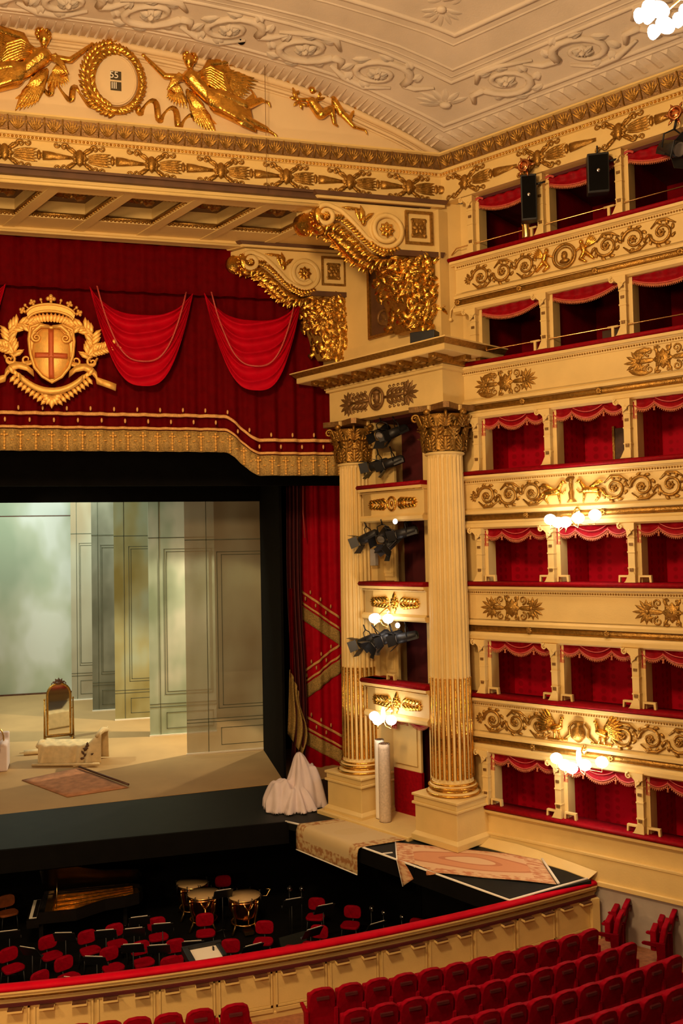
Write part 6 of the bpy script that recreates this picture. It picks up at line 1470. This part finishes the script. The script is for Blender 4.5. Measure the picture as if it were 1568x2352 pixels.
# music stands
def mstand():
    r = thing('music_stand', 'x', 'music stand')
    mb = MB(); mb.tube([(0, 0, .03), (0, 0, 1.0)], .013, 6); mb.build('pole', 'metal', r)
    mb = MB()
    for k in range(3): a = 2 * pi * k / 3 + .5; mb.tube([(0, 0, .12), (.25 * cos(a), .25 * sin(a), .01)], .011, 6)
    mb.build('tripod', 'metal', r)
    T = Matrix.Rotation(.62, 4, 'X')
    def tt(x, y, z): v = T @ Vector((x, y, z)); return (v.x, v.y + .0, v.z + .93)
    mb = MB(); mb.box(-.25, .25, 0, .012, 0, .30, tt); mb.box(-.26, .26, 0, .07, -.01, .004, tt); mb.build('desk', 'metal', r)
    mb = MB(); mb.box(-.20, .19, .013, .022, .02, .318, tt); mb.build('score', 'paper', r); return r
stands = [(150, 2134, -.25), (73, 2168, -.6), (222, 2188, -.35), (243, 2128, -.1), (308, 2124, -.05), (374, 2113, -.1), (306, 2160, -.15), (366, 2162, -.15), (445, 2153, -.15), (578, 2162, .25), (512, 2037, .1), (672, 2057, .1), (745, 2071, .15), (716, 2125, .35), (862, 2112, .3), (20, 2130, 0), (320, 2098, 0), (176, 2236, -.5)]
ms = None
for i, (px, py, a) in enumerate(stands):
    p = atz(px, py, PZ + 1.26); lab = 'black music stand with pale sheets, %s' % ['between the two left chairs under the piano', 'slanted, farthest left', 'tilted, above the rail left of centre', 'beside the third chair under the piano', 'between the piano and the timpani', 'in front of the chair left of the timpani', 'wide one left of the conductor desk, first', 'wide one left of the conductor desk, second', 'directly behind the conductor desk', 'right of the conductor desk', 'between the timpani heads', 'right part, farthest back', 'overlapping the farthest right-hand chair', 'slanted in front of a red back at the right', 'with bright upper edge, farthest right', 'dim one below the orange chair', 'small dim one right of the piano', 'sheet edge poking over the rail at the left'][i]
    loc = (p.x, p.y + .15, PZ)
    if ms is None: ms = mstand(); ms.location = loc; ms.rotation_euler = (0, 0, a); ms['label'] = lab; ms['group'] = 'music stands'
    else: copytree(ms, loc, a, lab, 'music stands')
# small desk lamps glinting in the dark
for i, (px, py) in enumerate(((664, 2040), (692, 2040), (852, 2085), (880, 2095), (922, 2105), (187, 1977))):
    z = 1.0 if i == 5 else PZ + 1.35; p = atz(px, py, z); 
    r = thing('desk_lamp', 'small dark lamp with a glinting shade, ' + ['left of the pair behind the right-hand desks', 'right of the pair behind the right-hand desks', 'left of the three near the bright desk edge', 'middle of the three near the bright desk edge', 'nearest the last red chair', 'high on the black wall above the piano'][i], 'lamp', (p.x, p.y, PZ if i < 5 else .85), group='small lamps in the pit')
    hh = p.z - r.location.z
    mb = MB(); mb.tube([(0, 0, 0), (0, 0, hh)], .01, 5); mb.build('stem', 'metal', r); mb = MB(); mb.tube([(0, -.04, hh), (0, -.08, hh + .02)], [.03, .07], 10); mb.ell((0, -.02, hh), (.05, .05, .05)); mb.build('shade', 'chrome', r)
# timpani
def timpano():
    r = thing('timpano', 'x', 'kettledrum')
    mb = MB(); mb.lathe([(.06, .26), (.2, .30), (.30, .42), (.345, .60), (.36, .78), (.36, .84)], 36); mb.build('kettle', 'copper', r)
    mb = MB(); mb.lathe([(.355, .835), (.375, .845), (.375, .875), (.36, .885)], 36); mb.build('hoop', 'brass', r)
    mb = MB(); mb.lathe([(.36, .880), (.362, .892), (.0, .893)], 36); mb.build('drum_head', 'skin', r)
    for k in range(4):
        a = 2 * pi * k / 4 + .6; mb = MB(); c, s = cos(a), sin(a)
        mb.tube([(c * .40, s * .40, .84), (c * .38, s * .38, .62), (c * .30, s * .30, .30), (c * .32, s * .32, .18), (c * .42, s * .42, .02)], [.02, .022, .026, .025, .03], 6); mb.ell((c * .39, s * .39, .78), (.035, .035, .05)); mb.build('leg', 'brass', r)
    mb = MB(); mb.tube([(.30 * cos(k * pi / 8), .30 * sin(k * pi / 8), .24) for k in range(16)], .018, 6, closed=True); mb.box(-.10, .10, -.42, -.12, .06, .14); mb.build('base_ring', 'brass', r)
    mb = MB()
    for k in range(8): a = 2 * pi * k / 8 + .2; mb.tube([(.385 * cos(a), .385 * sin(a), .92), (.385 * cos(a), .385 * sin(a), .70)], .008, 5); mb.tube([(.36 * cos(a), .36 * sin(a), .925), (.42 * cos(a), .42 * sin(a), .925)], .008, 5)
    mb.build('tuning_rod', 'metal', r)
    mb = MB()
    for s in (-1, 1): mb.tube([(s * .10, -.37, .80), (s * .06, -.38, .70), (0, -.37, .64)], .016, 6)
    mb.tube([(0, -.37, .64), (0, -.34, .30)], .016, 6); mb.build('yoke', 'brass', r)
    return r
tp = None
for (px, py), lab, a in (((441, 2029), 'kettledrum farthest left and back, gold skin', .2), ((467, 2053), 'middle kettledrum in front, between the two others', 0), ((561, 2058), 'right-hand kettledrum with a crank handle', .1)):
    p = atz(px, py, PZ + .88)
    if tp is None: tp = timpano(); tp.scale = (1.17, 1.17, 1.02); tp.location = (p.x, p.y, PZ); tp.rotation_euler = (0, 0, a); tp['label'] = lab; tp['group'] = 'kettledrums'
    else: o = copytree(tp, (p.x, p.y, PZ), a, lab, 'kettledrums')
mb = MB(); mb.tube([(.36, 0, .80), (.50, -.05, .80), (.60, -.02, .95), (.50, 0, .96)], .014, 6); mb.build('crank', 'brass', o)
# grand piano, keyboard to the left, lid up towards the stage
p = atz(118, 2092, PZ + .95); pi_ = thing('grand_piano', 'black grand piano with raised lid and glowing gold frame', 'piano', (p.x - .30, p.y - .1, PZ), -.02)
outl = [(0, 0), (.9, -.02), (1.2, .18), (1.6, .42), (2.1, .50), (2.45, .62), (2.55, .9), (2.48, 1.25), (2.2, 1.42), (0, 1.45)]
outl = [(x, y) for x, y in outl]
mb = MB(); n = len(outl); vs = [(x, y, .72) for x, y in outl] + [(x, y, .98) for x, y in outl]; mb.add(vs, [(i, (i + 1) % n, n + (i + 1) % n, n + i) for i in range(n)]); mb.slab(outl, .70, .74); mb.box(-.28, .0, 0.0, 1.45, .62, .80); mb.build('case', 'blackgloss', pi_, solid=.03)
mb = MB(); inn = [(.12 + x * .93, .06 + y * .92) for x, y in outl]; mb.slab(inn, .86, .89)
for k in range(16): y = .12 + k * .08; mb.tube([(.3, y, .90), (1.2 + .9 * min(1, (y + .1) / 1.2), .35 + y * .75, .90)], .006, 4)
mb.box(.25, .32, .1, 1.35, .89, .95)
for k in range(4): mb.bar((.35, .25 + .3 * k, .93), (2.3, .80 + .15 * k, .93), .04, .05)
mb.build('harp_plate', 'gold', pi_)
mb = MB(); lid = Matrix.Rotation(math.radians(40), 4, 'X'); vs = []
for zz in (0, .025):
    for x, y in outl: v = lid @ Vector((x, y - 1.45, zz)); vs.append((v.x, -v.y * 0 + 1.45 + v.y, .99 - v.z if v.z < 0 else .99 + v.z))
mb.add(vs, [tuple(range(n)), tuple(range(2 * n - 1, n - 1, -1))] + [(i, (i + 1) % n, n + (i + 1) % n, n + i) for i in range(n)])
mb.build('lid', 'blackgloss', pi_)
mb = MB(); mb.tube([(.42, .10, .98), (.42, .42, 1.72)], .014, 6); mb.build('prop_stick', 'brass', pi_)
mb = MB(); mb.box(-.24, -.06, .12, 1.33, .80, .82); mb.build('keyboard', 'paper', pi_); mb = MB(); [mb.box(-.16, -.06, .14 + k * .045, .155 + k * .045, .82, .835) for k in range(26)]; mb.build('black_key', 'blackgloss', pi_)
for x, y in ((.05, .15), (.05, 1.3), (2.1, .95)): mb = MB(); mb.box(x - .05, x + .05, y - .05, y + .05, .06, .72); mb.ell((x, y, .04), (.05, .05, .04)); mb.build('leg', 'blackgloss', pi_)
mb = MB(); mb.box(-.05, .05, .62, .82, .1, .7); mb.build('pedal_lyre', 'brass', pi_)
# conductor's desk
P = [atz(430, 2183, .10), atz(492, 2171, .10), atz(514, 2192, .10), atz(450, 2208, .10)]
cdk = thing('conductor_desk', 'black padded conductor desk with a pale inset top behind the rail', 'desk', ((P[0] + P[2]) / 2 - Vector((0, 0, .10 - PZ))))
c_ = (P[0] + P[2]) / 2; ux = (P[1] - P[0]).normalized(); uy = Vector((-ux.y, ux.x, 0)); wx = (P[1] - P[0]).length / 2; wy = (P[0] - P[3]).length / 2
TT = lambda x, y, z: tuple(ux * x + uy * y + Vector((0, 0, z)))
h_ = .10 - PZ
mb = MB(); mb.box(-wx, wx, -wy, wy, h_ - .05, h_ - .02, TT); mb.build('desk_top', 'paper', cdk)
mb = MB(); mb.box(-wx - .14, wx + .14, wy, wy + .10, h_ - .12, h_ + .05, TT); mb.box(-wx - .14, -wx, -wy - .12, wy, h_ - .12, h_ + .05, TT); mb.box(wx, wx + .10, -wy, wy, h_ - .12, h_ + .02, TT); mb.build('padded_rim', 'metal', cdk, bev=.02)
mb = MB(); mb.box(-wx - .10, wx + .06, -wy, wy + .06, 0, h_ - .10, TT); mb.build('box_base', 'black', cdk)
mb = MB(); mb.box(wx - .12, wx - .09, .05, .12, h_ - .02, h_ + .05, TT); mb.build('light_switch', 'metal', cdk)
# black lacquered panel leaning at the right
p = atz(690, 2150, PZ + .9)
mb = MB(); mb.box(-.35, .35, -.01, .01, 0, .9); o = tag(mb.build('sloping_board', 'blackfloor'), 'dark sloping board with a pale edge between the right-hand chairs', 'board'); o.location = (p.x, p.y, PZ); o.rotation_euler = (-.5, 0, .3)

# ================================================================ THE STALLS
mb = MB(); mb.slab([(-14, -4), (14, -4), (14, 24), (-14, 24)], -.2, 0); 
me_poly = [(-14, -4), (14, -4), (14, 20), (10.28, ry(10.28)), (6, ry(6)), (2, ry(2)), (-3, ry(-3)), (-14, 16.5)]
mb = MB(); mb.slab(me_poly, -.15, 0.0); struct(mb.build('floor', 'carpet'))
def theatre_seat():
    r = thing('theatre_seat', 'x', 'theatre seat')
    prof = [(-.24, .12), (-.25, .45), (-.245, .78), (-.22, .90), (-.14, .965), (0, .985), (.14, .965), (.22, .90), (.245, .78), (.25, .45), (.24, .12)]
    mb = MB(); n = len(prof); vs = []
    for yo in (0, .10):
        for x, z in prof: vs.append((x, -.02 - (z - .4) * .16 + yo - .05 * (1 - (x / .25) ** 2), z))
    mb.add(vs, [tuple(range(n - 1, -1, -1)), tuple(range(n, 2 * n))] + [(i, (i + 1) % n, n + (i + 1) % n, n + i) for i in range(n)], False)
    mb.build('backrest', 'seatred', r, bev=.02)
    mb = MB(); mb.box(-.11, .11, -.165, -.12, .80, .845); mb.build('hand_slot', 'darkred', r, 'dark recessed hand slot')
    mb = MB(); mb.box(-.21, .21, .10, .22, .38, .80); mb.build('folded_seat', 'seatred', r, bev=.03)
    return r
def arm_mb(x):
    mb = MB(); mb.prism([(0, 0), (.08, 0), (.08, 0), (0, 0)], 0, .001) if False else None
    mb.extr([(-.08, .60), (.34, .58), (.38, .55), (.36, .52), (.10, .50), (.06, .06), (-.08, .06)], x - .028, x + .028); return mb
ts = theatre_seat()
arm_mb(.262).build('armrest', 'seatred', ts, bev=.01)
first = True
def px_of(p):
    d = Vector(p) - Vector((0, 0, CAMZ)); z = d.dot(CF); return CX + FPX * d.dot(CR) / z, CY + FPX * d.dot(CDN) / z
def put_seat(x, y, a, lab, grp, armleft=False):
    global first
    if first: r = ts; r.location = (x, y, 0); r.rotation_euler = (0, 0, a); r['label'] = lab; r['group'] = grp; first = False
    else: r = copytree(ts, (x, y, 0), a, lab, grp)
    if armleft: arm_mb(-.27).build('armrest', 'seatred', r, bev=.01)
    return r
rows = [(15.50, 3.54, 9.60), (14.64, 3.92, 9.95), (13.79, 3.40, 10.45), (12.95, 3.7, 10.9), (12.1, 3.9, 11.4), (11.25, 4.1, 11.8)]
RWN = ['front', 'second', 'third', 'fourth', 'fifth', 'sixth']
for k, (y0, x0, x1) in enumerate(rows):
    xs_ = []; x = x0
    while x <= x1:
        xs_.append(x); sl2 = .039 * (x - 3); x += .515 / sqrt(1 + sl2 * sl2)
    vis = []
    for x in xs_:
        y = y0 + .0195 * (x - 3) ** 2; u, v = px_of((x, y, .98))
        if v < 2385 and u < 1610: vis.append((x, y))
    for i, (x, y) in enumerate(vis):
        lab = '%s crimson theatre seat from the left in the %s row of the right block' % (ORD[i], RWN[k])
        put_seat(x, y + .09, atan2(.039 * (x - 3), 1), lab, 'theatre seats of the right block', i == 0 and x == x0)
for i, (px, py) in enumerate(((540, 2305), (460, 2317), (387, 2327), (315, 2336), (247, 2345), (180, 2352))):
    p = atz(px, py, .98); put_seat(p.x, p.y + .09, -.01 * i, '%s theatre seat from the aisle in the left block, only its top in view' % ORD[i], 'theatre seats of the left block')
for i, (x, y) in enumerate(((9.98, 17.05 - .1), (10.42, 17.42), (10.62, 16.30), (11.05, 16.68), (11.3, 15.5), (11.7, 15.9))):
    put_seat(x + .2, y - .05, math.radians(48), 'maroon theatre seat turned towards the stage by the right wall, %s from the orchestra rail' % ORD[i], 'theatre seats along the right wall', True)
bpy.context.view_layer.update()
